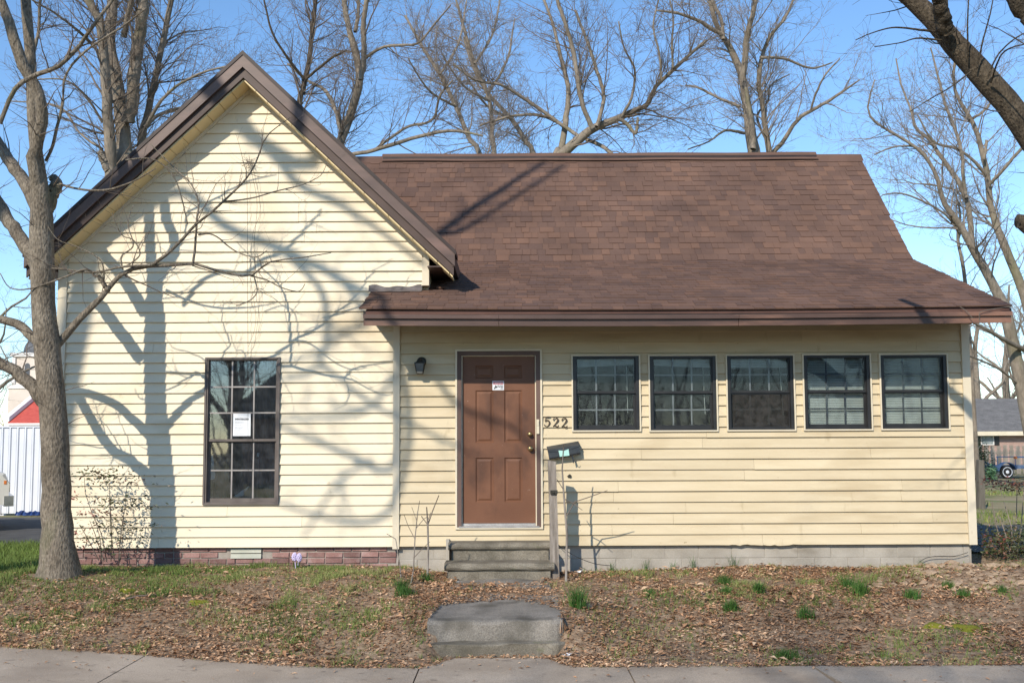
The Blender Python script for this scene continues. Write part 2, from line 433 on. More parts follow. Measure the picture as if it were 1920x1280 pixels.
# sidewalk: panels with joints, bending up to the left
def edge_far(x):
    return -3.86 + 0.36 * sst((-1.0 - x) / 3.6) + (0.36 * sst((0.62 - abs(x + 0.12)) / .25) if -0.9 < x < 0.75 else 0)
def zwalk(x):
    return -0.338 + 0.115 * float(sst((-1.2 - x) / 3.6))
sidewalk = MB()
joints = [-14.4, -12.8, -11.2, -9.6, -8.0, -6.4, -4.8, -3.1, -0.77, 0.93, 2.45, 4.05, 5.65, 7.25, 8.85, 10.4, 12.0]
sidewalk = tag(thing("sidewalk", None, None, (0, -4.4, -0.34)), "pale concrete sidewalk along the bottom of the picture", None, None, "structure")
for a, b in zip(joints, joints[1:]):
    n = max(3, int((b - a) / .12)); xs = np.linspace(a + .006, b - .006, n)
    sk = 0.10 if a > 2 else 0.0
    V, Fc = [], []
    for i, x in enumerate(xs):
        yf = edge_far(x) + .02 * (vnoise(x, 0, 3) - .5); yn = -5.08 + 0.22 * float(sst((-1.0 - x) / 3.6)); z = zwalk(x)
        e = sk if 0 < i < n - 1 else sk
        V += [(x, yf, z - .12), (x, yf, z - .008), (x, yf - .01, z), (x + e, yn + .01, z), (x + e, yn, z - .008), (x + e, yn, z - .12)]
    for i in range(n - 1):
        for k in range(5):
            Fc.append((i * 6 + k, i * 6 + k + 1, i * 6 + 7 + k, i * 6 + 6 + k))
    Fc += [tuple(range(6)), tuple((n - 1) * 6 + k for k in range(6))[::-1]]
    mb = MB(); mb.add(V, [f[::-1] for f in Fc]); mb.build("concrete_panel", MAT['walk'], sidewalk)
MAT['asphalt'] = M('asphalt', [(.06, .058, .056), (.10, .096, .09)], 4, .9, .3, 150, fine=.3)
mb = MB(); mb.box(-200, 200, -15.5, -6.4, -.6, -.452)
tag(mb.build("road", MAT['asphalt'], None, loc=(0, -11, -.6)), "asphalt street in front of the sidewalk", None, None, "structure")
mb = MB(); mb.box(-200, 200, -6.4, -6.22, -.6, -.33)
tag(mb.build("kerb", MAT['walk'], None, loc=(0, -6.3, -.6)), "concrete kerb of the street", None, None, "structure")
# asphalt drives on both sides of the house
for nm, x0, x1, y0, y1, lab in (("driveway", 5.9, 9.2, 1.0, 5.4, "dark asphalt strip beside the right corner of the house"),
                                ("driveway", -16, -6.4, 2.6, 8.6, "worn asphalt drive in front of the white metal fence")):
    xs = np.linspace(x0, x1, 30); V = []
    for x in xs:
        V += [(x, y0 + .25 * (vnoise(x, 1, 2) - .5), .052), (x, y1 + .35 * (vnoise(x, 5, 2) - .5), .052)]
    mb = MB(); mb.add(V, [(2 * i, 2 * i + 2, 2 * i + 3, 2 * i + 1) for i in range(29)])
    tag(mb.build(nm, MAT['asphalt'], None), lab, None, None, "structure")

# ------------------------------------------------------------------ house
house = thing("house", "cream clapboard cottage with brown shingle roof and front gable", "house", (0, 0, 0))
WL, WR = at(108, 700, 0)[0], at(803, 520, 0)[0]           # gable wing corners
PR = at(1820, 830, 0)[0]                                   # right corner of the house
PL = at(744, 830, 0)[0]                                    # joint between wing and porch front
ZG0 = at(600, 1024.7, 0)[2]; EG = (at(600, 434.4, 0)[2] - ZG0) / 31
ZP0 = at(1280, 1021, 0)[2]; EP = (at(1280, 621.6, 0)[2] - ZP0) / 20
APX, APZ = at(455, 97, -.38)[0], at(455, 97, -.38)[2]
RT = at(855, 472, -.38); TANR = (APZ - RT[2]) / (RT[0] - APX); TH = math.atan(TANR); CT = math.cos(TH)
XLT = APX - (RT[0] - APX)                                  # left tip
print("house", WL, WR, PL, PR, ZG0, EG, ZP0, EP, APX, APZ, TANR, RT)
YE = -.90
E = at(1900, 573, YE); XR = E[0]; ZE = E[2]
def solveY(px, py):
    p = atx(px, py, XR); return p[1], p[2]
YB, ZB = solveY(1712, 486)
YR, ZR = solveY(1612, 293)
XPL = at(677, 571, YE)[0]
print("roof", XR, ZE, YB, ZB, YR, ZR, XPL, (ZB - ZE) / (YB - YE), (ZR - ZB) / (YR - YB))
FAB = at(960, 608, -.84)[2]                              # bottom of the eave fascia
SOF = FAB + .105
print("soffit", SOF)

def cells(x0, x1, z0, z1, ops):
    """x-cells of a strip with the z-intervals left free by openings"""
    xs = sorted({x0, x1} | {min(max(v, x0), x1) for o in ops if o[2] < z1 and o[3] > z0 for v in (o[0], o[1])})
    out = []
    for a, b in zip(xs, xs[1:]):
        if b - a < 1e-4: continue
        iv = [(z0, z1)]
        for o in ops:
            if o[0] < (a + b) / 2 < o[1] and o[2] < z1 and o[3] > z0:
                nv = []
                for (p, q) in iv:
                    if o[2] > p + .004: nv.append((p, min(q, o[2])))
                    if o[3] < q - .004: nv.append((max(p, o[3]), q))
                    if o[3] <= p or o[2] >= q: nv.append((p, q))
                iv = nv
        out.append((a, b, iv))
    return out

def opening(px0, py0, px1, py1):
    a = at(px0, py1, 0); b = at(px1, py0, 0)
    return [a[0], b[0], a[2], b[2]]
gw_px = (383, 670, 527, 946)
a = at(384, 808, 0)[0]; b = at(525, 808, 0)[0]
GWIN = [a, b, at(455, 945.5, 0)[2], at(455, 670, 0)[2]]
PWIN = []
for i, (c, yt, yb) in enumerate(((1136, 665, 809), (1280, 665, 809), (1425, 664.5, 808), (1568.5, 663.5, 807), (1712.5, 663, 806))):
    cc = at(c, 737, 0)[0]; w2 = .4225
    PWIN.append([cc - w2, cc + w2, at(c, yb, 0)[2], at(c, yt, 0)[2]])
DOOR = [at(854, 830, 0)[0], at(1017, 830, 0)[0], at(935, 991, 0)[2], at(935, 655, 0)[2]]
print("door", DOOR, DOOR[1] - DOOR[0], DOOR[3] - DOOR[2])

def board(mb, xb0, xb1, xt0, xt1, zb, zt, p, q, y0):
    """one lap of siding; p,q = fraction of course at zb, zt (0 bottom proud .. 1 top flush)"""
    y0 = y0 - .0 ; zb = zb + JIT[0] * (p < .01); 
    yb = y0 - .028 + JIT[1] + .024 * p; yt = y0 - .028 + .024 * q
    mb.hexa([(xb0, yb, zb), (xb1, yb, zb), (xb1, y0, zb), (xb0, y0, zb), (xt0, yt, zt), (xt1, yt, zt), (xt1, y0, zt), (xt0, y0, zt)])

rr = random.Random(3)
JIT = [0.0, 0.0]
def courses(z0, e, n, xl, xr, ops, mat, y0, ztop=None, rake=None, first=None):
    for k in range(n):
        zb = z0 + k * e; zt = zb + e
        if ztop is not None:
            if zb >= ztop - .01: break
            zt = min(zt, ztop)
        cs = cells(xl, xr, zb, zt, ops)
        groups, cur = [], []
        for (a, b, iv) in cs:
            if iv: cur.append((a, b, iv))
            elif cur: groups.append(cur); cur = []
        if cur: groups.append(cur)
        for g in groups:
            # butt joints of long boards
            A, B = g[0][0], g[-1][1]
            cuts = []
            if B - A > 2.2:
                x = A + rr.uniform(.5, 3.4)
                while x < B - .4:
                    cuts.append(x); x += rr.uniform(2.6, 3.7)
            bounds = [A] + cuts + [B]
            for ci in range(len(bounds) - 1):
                ca, cb = bounds[ci] + (.0012 if ci else 0), bounds[ci + 1] - (.0012 if ci < len(bounds) - 2 else 0)
                mb = MB(); JIT[0] = rr.uniform(-.002, .002); JIT[1] = rr.uniform(-.003, .003)
                for (a, b, iv) in g:
                    a2, b2 = max(a, ca), min(b, cb)
                    if b2 - a2 < 1e-4: continue
                    for (p, q) in iv:
                        if rake:
                            lo0, hi0 = rake(p); lo1, hi1 = rake(q)
                            x0b, x1b, x0t, x1t = max(a2, lo0), min(b2, hi0), max(a2, lo1), min(b2, hi1)
                            if x1b - x0b < .005: continue
                            if x1t < x0t: x0t = x1t = (x0t + x1t) / 2
                        else:
                            x0b, x1b, x0t, x1t = a2, b2, a2, b2
                        if first and k == 0:      # battered lowest board with a wavy, broken lower edge
                            xx = x0b; wv = 0.0
                            while xx < x1b - 1e-4:
                                x2 = min(xx + .045, x1b); dm = float(sst((xx - first[0]) / .25) * sst((first[1] - xx) / .06))
                                wn = dm * (.020 * vnoise(x2 * 3.1, 2, 2) - .016 + .010 * (vnoise(x2, 7, 17) > .6))
                                mb.hexa([(xx, y0 - .03 - dm * .008, p + wv), (x2, y0 - .03 - dm * .008, p + wn), (x2, y0, p + wn), (xx, y0, p + wv), (xx, y0 - .005, q), (x2, y0 - .005, q), (x2, y0, q), (xx, y0, q)])
                                wv = wn; xx = x2
                            continue
                        board(mb, x0b, x1b, x0t, x1t, p, q, (p - zb) / e, (q - zb) / e, y0)
                if mb.v: mb.build("siding_board", mat, house)
SOFN = .245                                                # soffit underside, measured square to the slope
zs_apex = APZ - SOFN / CT
rake = lambda z: (APX - (zs_apex - z) / TANR, APX + (zs_apex - z) / TANR)
courses(ZG0, EG, 60, WL + .10, WR - .075, [GWIN, [PL - .045, 9, -9, SOF + .02]], MAT['cream'], 0.0, zs_apex - .03, rake)
courses(ZP0, EP, 40, PL + .038, PR - .085, PWIN + [DOOR], MAT['cream_dim_dirty'], -0.004, SOF - .004, None, (at(1335, 1020, 0)[0], at(1502, 1020, 0)[0]))

# wall behind the siding, with the openings left free
def backwall(name, x0, x1, z0, z1, ops, ya, yb, mat):
    mb = MB()
    for (a, b, iv) in cells(x0, x1, z0, z1, ops):
        for (p, q) in iv: mb.box(a, b, ya, yb, p, q)
    return mb.build(name, mat, house)
shr = lambda o: [o[0] + .02, o[1] - .02, o[2] + .02, o[3] - .02]
backwall("wall", WL + .01, PL, ZG0, SOF + .6, [shr(GWIN)], .0, .10, MAT['trim'])
mb = MB(); mb.extr([(WL + .01, SOF + .6), (WR - .01, SOF + .6), (WR - .01, zs_apex - (WR - APX) * TANR), (APX, zs_apex), (WL + .01, zs_apex - (APX - WL) * TANR)], 1, 0.0, .10)
mb.build("gable_wall", MAT['trim'], house)
backwall("wall", PL + .001, PR - .01, ZP0, SOF, [shr(o) for o in PWIN] + [shr(DOOR)], -.002, .10, MAT['trim'])
mb = MB(); mb.box(PR - .11, PR - .01, .10, 8.0, ZP0, SOF + .02); mb.build("side_wall", MAT['cream'], house)
mb = MB(); mb.extr([(.0, SOF), (8.0, SOF), (8.0, SOF + .2), (YR, ZR - .18), (YB, ZB - .14)], 0, PR - .12, PR - .02); mb.build("side_gable", MAT['cream'], house)
mb = MB(); mb.box(WL + .01, WL + .11, .10, 8.0, ZG0, zs_apex - (APX - WL) * TANR - .02); mb.build("side_wall", MAT['cream'], house)
mb = MB(); mb.box(WR - .11, WR - .01, .10, 2.6, SOF + .02, zs_apex - (WR - APX) * TANR - .02); mb.build("side_wall", MAT['cream'], house)
mb = MB(); mb.box(WL, PR, 8.0, 8.1, .04, SOF + .1); mb.build("rear_wall", MAT['cream'], house)
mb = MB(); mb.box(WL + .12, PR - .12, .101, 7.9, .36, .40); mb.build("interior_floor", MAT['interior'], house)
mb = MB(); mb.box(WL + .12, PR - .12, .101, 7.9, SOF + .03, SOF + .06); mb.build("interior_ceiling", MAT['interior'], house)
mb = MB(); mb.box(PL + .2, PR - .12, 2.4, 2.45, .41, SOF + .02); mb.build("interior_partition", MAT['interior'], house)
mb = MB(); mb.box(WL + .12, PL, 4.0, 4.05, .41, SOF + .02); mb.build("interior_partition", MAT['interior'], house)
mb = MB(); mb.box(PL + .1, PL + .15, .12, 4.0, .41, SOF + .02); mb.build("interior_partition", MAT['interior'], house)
# corner boards
def vboard(name, x0, x1, y0, y1, z0, z1): 
    mb = MB(); mb.box(x0, x1, y0, y1, z0, z1); return mb.build(name, MAT['trim'], house)
vboard("corner_board", WL - .012, WL + .098, -.040, .12, ZG0 - .006, zs_apex - (APX - WL) * TANR - .012)
vboard("corner_board", WR - .074, WR + .012, -.042, .12, at(800, 536, 0)[2], zs_apex - (WR - APX) * TANR - .012)
vboard("corner_board", PL - .044, PL + .036, -.044, .0, ZP0 - .03, SOF - .002)
vboard("corner_board", PR - .083, PR + .014, -.044, .12, ZP0 - .01, SOF - .002)
# frieze trim under the rake soffit
for sd in (-1, 1):
    mb = MB()
    x0, x1 = APX, (WL - .01 if sd < 0 else WR + .01)
    z = lambda x, n: APZ - abs(x - APX) * TANR - n / CT
    P = []
    for yy in (-.036, -.001):
        P.append([(x0, yy, z(x0, SOFN + .035)), (x1, yy, z(x1, SOFN + .035)), (x1, yy, z(x1, SOFN - .002)), (x0, yy, z(x0, SOFN - .002))])
    mb.hexa([P[0][0], P[0][1], P[1][1], P[1][0], P[0][3], P[0][2], P[1][2], P[1][3]]); mb.build("frieze_trim", MAT['trim'], house)

# ------------------------------------------------------------------ roof
def slope_slab(mb, sd, n0, n1, y0, y1, xe, x0=None):
    z = lambda x, n: APZ - abs(x - APX) * TANR - n / CT
    x0 = APX if x0 is None else x0
    a, b = (x0, xe) if sd > 0 else (xe, x0)
    mb.hexa([(a, y0, z(a, n1)), (b, y0, z(b, n1)), (b, y1, z(b, n1)), (a, y1, z(a, n1)),
             (a, y0, z(a, n0)), (b, y0, z(b, n0)), (b, y1, z(b, n0)), (a, y1, z(a, n0))])
def wing_end(y):       # the wing's right slope dies into the main roof behind
    return RT[0]
mb = MB(); slope_slab(mb, -1, 0.0, .10, -.30, 7.9, XLT + .03); slope_slab(mb, 1, 0.0, .10, -.30, 2.2, RT[0] - .03)
# main and porch slopes as one folded deck
def deck(mb, x0, x1, prof, th):
    n = len(prof)
    poly = prof + [(y, z - th) for (y, z) in prof[::-1]]
    mb.extr(poly, 0, x0, x1)
deck(mb, APX, XR - .03, [(YB, ZB - .012), (YR, ZR - .012), (2 * YR - YB, ZB - .012), (8.6, SOF)], .09)
mb2 = MB()
deck(mb2, XPL + .05, XR - .03, [(YE + .03, ZE - .016 - .0), (YB, ZB - .014)], .05)
mb.add(mb2.v, mb2.f)
roof = mb.build("roof", MAT['deck'], house)
for sd, xe in ((-1, XLT), (1, RT[0])):
    m1 = MB(); slope_slab(m1, sd, -.012, .028, -.385, 0.02, xe); m1.build("shingle_edge", MAT['drip'], roof)
    m1 = MB(); slope_slab(m1, sd, .028, .135, -.375, -.345, xe - sd * .015); m1.build("rake_fascia", MAT['fascia'], roof)
    m1 = MB(); slope_slab(m1, sd, .132, .222, -.335, -.305, xe - sd * .03); m1.build("rake_fascia", MAT['fascia_dark'], roof)
    # soffit panels
    x = APX
    L0 = .205 * CT
    while abs(x - APX) < abs(xe - APX) - .06:
        x2 = x + sd * L0
        if abs(x2 - APX) > abs(xe - APX) - .04: x2 = xe - sd * .04
        m1 = MB(); slope_slab(m1, sd, SOFN - .015, SOFN, -.303, -.002, x2 - sd * .004, x + sd * .004); m1.build("soffit_panel", MAT['soffit'], roof)
        x = x2
    m1 = MB(); slope_slab(m1, sd, SOFN - .03, SOFN - .016, -.303, -.002, xe - sd * .05); m1.build("soffit_backing", MAT['drip'], roof)
# wing eave fascia along the right eave (seen end-on above the porch roof) and the left one
zE = RT[2]
m1 = MB(); m1.box(RT[0] - .05, RT[0] - .02, -.344, 1.4, zE - .17, zE - .02); m1.build("eave_fascia", MAT['fascia_dark'], roof)
m1 = MB(); m1.box(WR + .015, RT[0] - .055, -.302, 1.4, zE - .17, zE - .155); m1.build("eave_soffit", MAT['fascia_dark'], roof)  # soffit coloured dark for the deep shade under the wing eave
m1 = MB(); m1.box(XLT + .02, XLT + .05, -.344, 7.9, zE - .17, zE - .02); m1.build("eave_fascia", MAT['fascia_dark'], roof)
m1 = MB(); m1.box(XLT + .055, WL - .015, -.302, 7.9, zE - .17, zE - .155); m1.build("eave_soffit", MAT['fascia_dark'], roof)
# porch eave: shingle drip, strip, fascia, with a little sag
def sag(x): return -.022 * math.sin(math.pi * min(1, max(0, (x - XPL) / (XR - XPL)))) 
xs = np.linspace(XPL + .02, XR - .005, 40)
def strip(name, y0, y1, d0, d1, mat, xa=0.0, xb=0.0, xlo=None, xhi=None):
    mb = MB(); V = []
    xv = xs if xlo is None else np.linspace(xlo, xhi, 20)
    for x in xv:
        x = min(max(x, xv[0] + xa), xv[-1] - xb); s = sag(x)
        V += [(x, y0, ZE + s - d1), (x, y1, ZE + s - d1), (x, y1, ZE + s - d0), (x, y0, ZE + s - d0)]
    n = len(xv)
    Fc = [(4 * i + k, 4 * i + 4 + k, 4 * i + 4 + (k + 1) % 4, 4 * i + (k + 1) % 4) for i in range(n - 1) for k in range(4)]
    Fc += [(3, 2, 1, 0), tuple(4 * (n - 1) + k for k in range(4))]
    mb.add(V, Fc); return mb.build(name, mat, roof)
strip("drip_edge", YE + .035, YE + .06, .02, .075, MAT['drip'])
HF = ZE - FAB
xm = [XPL + .02, -.15, 2.6, XR - .005]
for a, b in zip(xm, xm[1:]):
    strip("eave_strip", YE + .012, YE + .034, .062, .108, MAT['fascia_porch'], xlo=a + .002, xhi=b - .001)
    strip("eave_fascia", YE + .045, YE + .07, .108, HF + .006, MAT['fascia_porch'], xlo=a + .003, xhi=b - .002)
m1 = MB(); m1.box(XPL + .04, PL - .05, YE + .072, -.022, SOF, SOF + .012); m1.box(PL - .05, XR - .03, YE + .072, -.001, SOF, SOF + .012); m1.build("porch_soffit", MAT['fascia_dark'], roof)  # dark soffit colour cuts bounce to deepen the shade under the eave
m1 = MB(); m1.extr([(YE + .072, ZE - .10), (YE + .072, SOF + .014), (-.026, SOF + .014), (-.026, ZE + (ZB - ZE) / (YB - YE) * (-.026 - YE) - .07)], 0, XPL + .045, XPL + .06); m1.build("eave_return", MAT['fascia'], roof)
m1 = MB(); m1.extr([(YE + .072, ZE - .10), (YE + .072, SOF + .014), (4.0, SOF + .014), (YB, ZB - .12)], 0, XR - .05, XR - .032); m1.build("eave_return", MAT['fascia'], roof)
# flashing where the porch roof meets the wing
SP = (ZB - ZE) / (YB - YE)
zfl = ZE - SP * YE
V = []; xf = np.linspace(at(692, 530, 0)[0], WR - .08, 14)
for i, x in enumerate(xf):
    wv = .012 * math.sin(i * 1.1) + .01 * math.sin(i * .55 + 1)
    V += [(x, -.10, zfl - SP * .10 + .014), (x, -.032, zfl - SP * .03 + .02), (x, -.034, zfl + .055 + wv)]
mb = MB(); mb.add(V, [(3 * i + k, 3 * i + 3 + k, 3 * i + 4 + k, 3 * i + 1 + k) for i in range(13) for k in range(2)]); mb.build("flashing", MAT['flash'], roof)

# shingles
def shingle_courses(y0, z0, y1, z1, expo, xlo, xhi, seed):
    """returns arrays of tabs (x0,x1,s) on the slope from (y0,z0) up to (y1,z1)"""
    r = random.Random(seed); Lg = math.hypot(y1 - y0, z1 - z0); n = int(Lg / expo) + 1
    out = []
    for k in range(n):
        x = xlo(k * expo / Lg) - r.uniform(0, .04) if True else 0
        xe = xhi(k * expo / Lg)
        while x < xe:
            ww = r.choice((.09, .12, .15, .18, .21))
            x2 = min(x + ww, xe)
            if x2 - x > .02: out.append((x, x2 - .003, k * expo, r.random(), min(expo + .03, Lg - k * expo)))
            x = x2
    return out, ((y1 - y0) / Lg, (z1 - z0) / Lg)
def tab_geo(tab, y0, z0, u, lift=0.0, sagf=None):
    x0, x1, s, tn, ln = tab
    ny, nz = -u[1], u[0]
    th = .006 + .007 * ((tn * 7.3) % 1 > .45) + lift
    P = []
    for x in (x0, x1):
        dz = sagf(x) * max(0, 1 - s / 2.5) if sagf else 0
        for (ss, hh) in ((s - .004, -.004), (s - .004, th), (s + ln, .003)):
            P.append((x, y0 + u[0] * ss + ny * hh, z0 + u[1] * ss + nz * hh + dz))
    # front face, top face, two sides
    return P, [(0, 3, 4, 1), (1, 4, 5, 2), (0, 1, 2), (3, 5, 4)]
tabsP, uP = shingle_courses(YE, ZE, YB, ZB, .1425, lambda t: XPL + .0, lambda t: XR, 5)
tabsM, uM = shingle_courses(YB, ZB, YR, ZR, .1425, lambda t: RT[0] - .55 - 2.3 * t, lambda t: XR, 9)
mb = MB()
wing_x = lambda y, z: APX + (APZ - z) / TANR
for tb in tabsP:
    y = YE + uP[0] * tb[2]
    if y > -.03 and tb[1] < RT[0] - .02 and y < .6 and tb[0] < WR: continue
    if y > .3 and tb[1] < WR: continue
    P, Fc = tab_geo(tb, YE, ZE, uP, 0, sag); mb.add(P, Fc, tb[3])
big = []
for tb in tabsM:
    y = YB + uM[0] * tb[2]; z = ZB + uM[1] * tb[2]
    if tb[1] < wing_x(y, z) - .1: continue
    if len(big) < 300 and tb[0] > RT[0]: big.append(tb)
    else:
        P, Fc = tab_geo(tb, YB, ZB, uM); mb.add(P, Fc, tb[3])
me_f = mb
V = np.array(me_f.v)
tag(mb.build("shingles", MAT['shingle'], roof), None, None, None, "stuff")
cache = {}
for tb in big:
    key = (round(tb[1] - tb[0], 2), int(tb[3] * 9))
    if key not in cache:
        P, Fc = tab_geo((0, key[0] - .003, 0, (key[1] + .5) / 9, tb[4]), 0, 0, uM)
        b2 = MB(); b2.add(P, Fc, (key[1] + .5) / 9)
        me = bpy.data.meshes.new("shingle"); me.from_pydata(b2.v, [], b2.f)
        a_ = me.attributes.new("tone", 'FLOAT', 'FACE'); a_.data.foreach_set("value", np.array(b2.t, dtype=np.float32))
        me.materials.append(MAT['shingle']); cache[key] = me
    link("shingle", cache[key], roof, (tb[0], YB + uM[0] * tb[2], ZB + uM[1] * tb[2]))
# ridge: cap shingles and the raised vent
xv0, xv1 = at(717, 303, YR)[0], at(1530, 296, YR)[0]
def cap(x0, x1, h, wd, name, mat):
    m1 = MB(); n = 24; V = []
    for i in range(n + 1):
        x = x0 + (x1 - x0) * i / n; sg = .012 * math.sin(i * .9) * .4
        V += [(x, YR - wd, ZR - wd * uM[1] / uM[0] + h + sg), (x, YR, ZR + h + .02 + sg), (x, YR + wd, ZR - wd + h + sg), (x, YR, ZR - .03 + h + sg)]
    Fc = [(4 * i + k, 4 * i + 4 + k, 4 * i + 4 + (k + 1) % 4, 4 * i + (k + 1) % 4) for i in range(n) for k in range(4)]
    m1.add(V, Fc, .5); return m1.build(name, mat, roof)
cap(APX + .3, XR + .02, .012, .12, "ridge_cap", MAT['shingle'])
cap(xv0, xv1, .055, .13, "ridge_vent", MAT['shingle'])
m1 = MB(); m1.box(xv0 + .02, xv1 - .02, YR - .095, YR + .095, ZR - .09, ZR + .0); m1.build("vent_filter_shade", MAT['drip'], roof)  # black filter strip that also paints the shadow line under the vent
# right rake board of the main roof
m1 = MB()
m1.extr([(YE + .04, ZE - .03), (YB, ZB - .028), (YR, ZR - .028), (YR, ZR - .2), (YB, ZB - .18), (YE + .07, ZE - .10)], 0, XR - .031, XR - .012); m1.build("rake_fascia", MAT['fascia_dark'], roof)

# ------------------------------------------------------------------ foundation
mb = MB(); mb.box(WL + .03, PL + .02, .043, .3, -.3, ZG0 + .05); mb.build("foundation", MAT['mortar'], house)
mb = MB(); mb.box(PL + .03, PR - .03, .035, .3, -.3, ZP0 + .05); mb.build("foundation", MAT['cmu_mortar'], house)
vx0, vx1 = at(433, 1040, .03)[0], at(490, 1040, .03)[0]
def piece_mesh(name, lx, ly, lz, bev, mat, seed):
    r = random.Random(seed); m1 = MB()
    j = lambda: r.uniform(-.003, .003)
    x, z = lx / 2, lz / 2
    V = [(-x + j(), 0 + bev, -z + j()), (x + j(), bev, -z + j()), (x + j(), bev, z + j()), (-x + j(), bev, z + j()),
         (-x + bev, j(), -z + bev), (x - bev, j(), -z + bev), (x - bev, j(), z - bev), (-x + bev, j(), z - bev),
         (-x, ly, -z), (x, ly, -z), (x, ly, z), (-x, ly, z)]
    Fc = [(4, 5, 6, 7), (0, 1, 5, 4), (1, 2, 6, 5), (2, 3, 7, 6), (3, 0, 4, 7), (8, 9, 1, 0), (9, 10, 2, 1), (10, 11, 3, 2), (11, 8, 0, 3)]
    me = bpy.data.meshes.new(name); me.from_pydata(V, [], Fc); me.materials.append(mat); return me
bm_ = [piece_mesh("brick", .205, .08, .060, .006, MAT['brick'], i) for i in range(6)]
bh_ = [piece_mesh("brick", .098, .08, .060, .006, MAT['brick'], 20 + i) for i in range(3)]
for row in range(5):
    z = ZG0 - .028 - row * .071
    x = WL + .05 + (.11 if row % 2 else 0)
    while x < PL - .02:
        half = rr.random() < .1
        lw = .098 if half else .205
        if not (x + lw > vx0 - .01 and x < vx1 + .01 and row in (0, 1)) and x + lw < PL + .03:
            link("brick", rr.choice(bh_ if half else bm_), house, (x + lw / 2, .028 + rr.uniform(-.004, .006), z + rr.uniform(-.003, .003)))
        x += lw + .012
vent = MB(); vent.box(vx0, vx1, .032, .042, ZG0 - .145, ZG0 - .004); vent = vent.build("foundation_vent", MAT['drip'], house)
for k in range(2):
    m1 = MB(); zz = ZG0 - .07 - k * .066
    m1.hexa([(vx0, .012, zz), (vx1, .012, zz), (vx1, .022, zz), (vx0, .022, zz), (vx0, .024, zz + .055), (vx1, .024, zz + .055), (vx1, .031, zz + .055), (vx0, .031, zz + .055)])
    m1.build("louver", M('vent_paint_%d' % k, [(.36, .37, .31), (.45, .45, .38)], 6, .6), vent)
cb_ = [piece_mesh("concrete_block", .399, .1, .188, .006, MAT['cmu'], 40 + i) for i in range(4)]
for row in range(2):
    z = ZP0 - .098 - row * .192 + .03
    x = PL + .05 - (.2 if row else 0)
    while x < PR - .12:
        xa, xb = max(x, PL + .045), min(x + .399, PR - .055)
        if xb - xa > .05:
            o = link("concrete_block", rr.choice(cb_), house, ((xa + xb) / 2, .03 + rr.uniform(-.002, .003), z))
            o.scale = ((xb - xa) / .399, 1, 1)
        x += .402
# ------------------------------------------------------------------ windows
def rect_frame(mb, x0, x1, z0, z1, w, y0, y1, wb=None, wt=None):
    wb = w if wb is None else wb; wt = w if wt is None else wt
    mb.box(x0, x0 + w, y0, y1, z0, z1); mb.box(x1 - w, x1, y0, y1, z0, z1)
    mb.box(x0 + w, x1 - w, y0 + .0005, y1, z0, z0 + wb); mb.box(x0 + w, x1 - w, y0 + .0005, y1, z1 - wt, z1)
def pane(x0, x1, z0, z1, y, mat, parent, name="pane"):
    mb = MB(); mb.box(x0, x1, y, y + .004, z0, z1); return mb.build(name, mat, parent)
def muntins(parent, x0, x1, z0, z1, nx, nz, w, y0, y1, mat):
    for i in range(1, nx):
        x = x0 + (x1 - x0) * i / nx; mb = MB(); mb.box(x - w / 2, x + w / 2, y0, y1, z0, z1); mb.build("muntin", mat, parent)
    for j in range(1, nz):
        z = z0 + (z1 - z0) * j / nz; mb = MB(); mb.box(x0, x1, y0 + .001, y1 - .001, z - w / 2, z + w / 2); mb.build("muntin", mat, parent)
def window(o, trimw, mat_f, mat_s, mat_m, upper, lower, split, jamb, rail, glass, mback, trim_mat):
    x0, x1, z0, z1 = o
    mb = MB(); rect_frame(mb, x0, x1, z0, z1, trimw, -.046, .02); win = mb.build("window", trim_mat, house)
    fx0, fx1, fz0, fz1 = x0 + trimw, x1 - trimw, z0 + trimw, z1 - trimw
    mb = MB(); rect_frame(mb, fx0, fx1, fz0, fz1, jamb, -.034, .09, wb=jamb * .5, wt=jamb * .6); mb.build("frame", mat_f, win)
    ix0, ix1, iz0, iz1 = fx0 + jamb, fx1 - jamb, fz0 + jamb * .5, fz1 - jamb * .6
    zm = iz0 + (iz1 - iz0) * split
    # upper sash sits in front, lower sash behind it
    mb = MB(); rect_frame(mb, ix0, ix1, zm, iz1, rail * .6, -.004, .022, wb=rail * 1.1, wt=rail * .4); us = mb.build("upper_sash", mat_s, win)
    mb = MB(); rect_frame(mb, ix0 - .001, ix1 + .001, iz0, zm + .012, rail, .026, .052, wb=rail * 1.7, wt=rail); ls = mb.build("lower_sash", mat_s, win)
    ua = (ix0 + rail * .6, ix1 - rail * .6, zm + rail * 1.1, iz1 - rail * .4)
    la = (ix0 + rail, ix1 - rail, iz0 + rail * 1.7, zm + .012 - rail)
    pane(*ua, .006, glass, win); pane(*la, .036, glass, win)
    if mback:
        muntins(win, *ua, *upper, .018, .011, .018, mat_m); 
        if lower: muntins(win, *la, *lower, .018, .041, .048, mat_m)
    else:
        muntins(win, *ua, *upper, .018, .0, .005, mat_m)
        if lower: muntins(win, *la, *lower, .018, .030, .035, mat_m)
    return win, ua, la, (ix0, ix1, iz0, iz1, zm)
MAT['gmuntin'] = M('pale_window_grid', [(.24, .22, .205), (.34, .315, .295)], 6, .5)
gwin, gua, gla, gi = window(GWIN, .022, MAT['greyframe'], MAT['greyframe'], MAT['gmuntin'], (3, 3), (3, 2), .425, .018, .026, MAT['glass'], False, MAT['greyframe'])
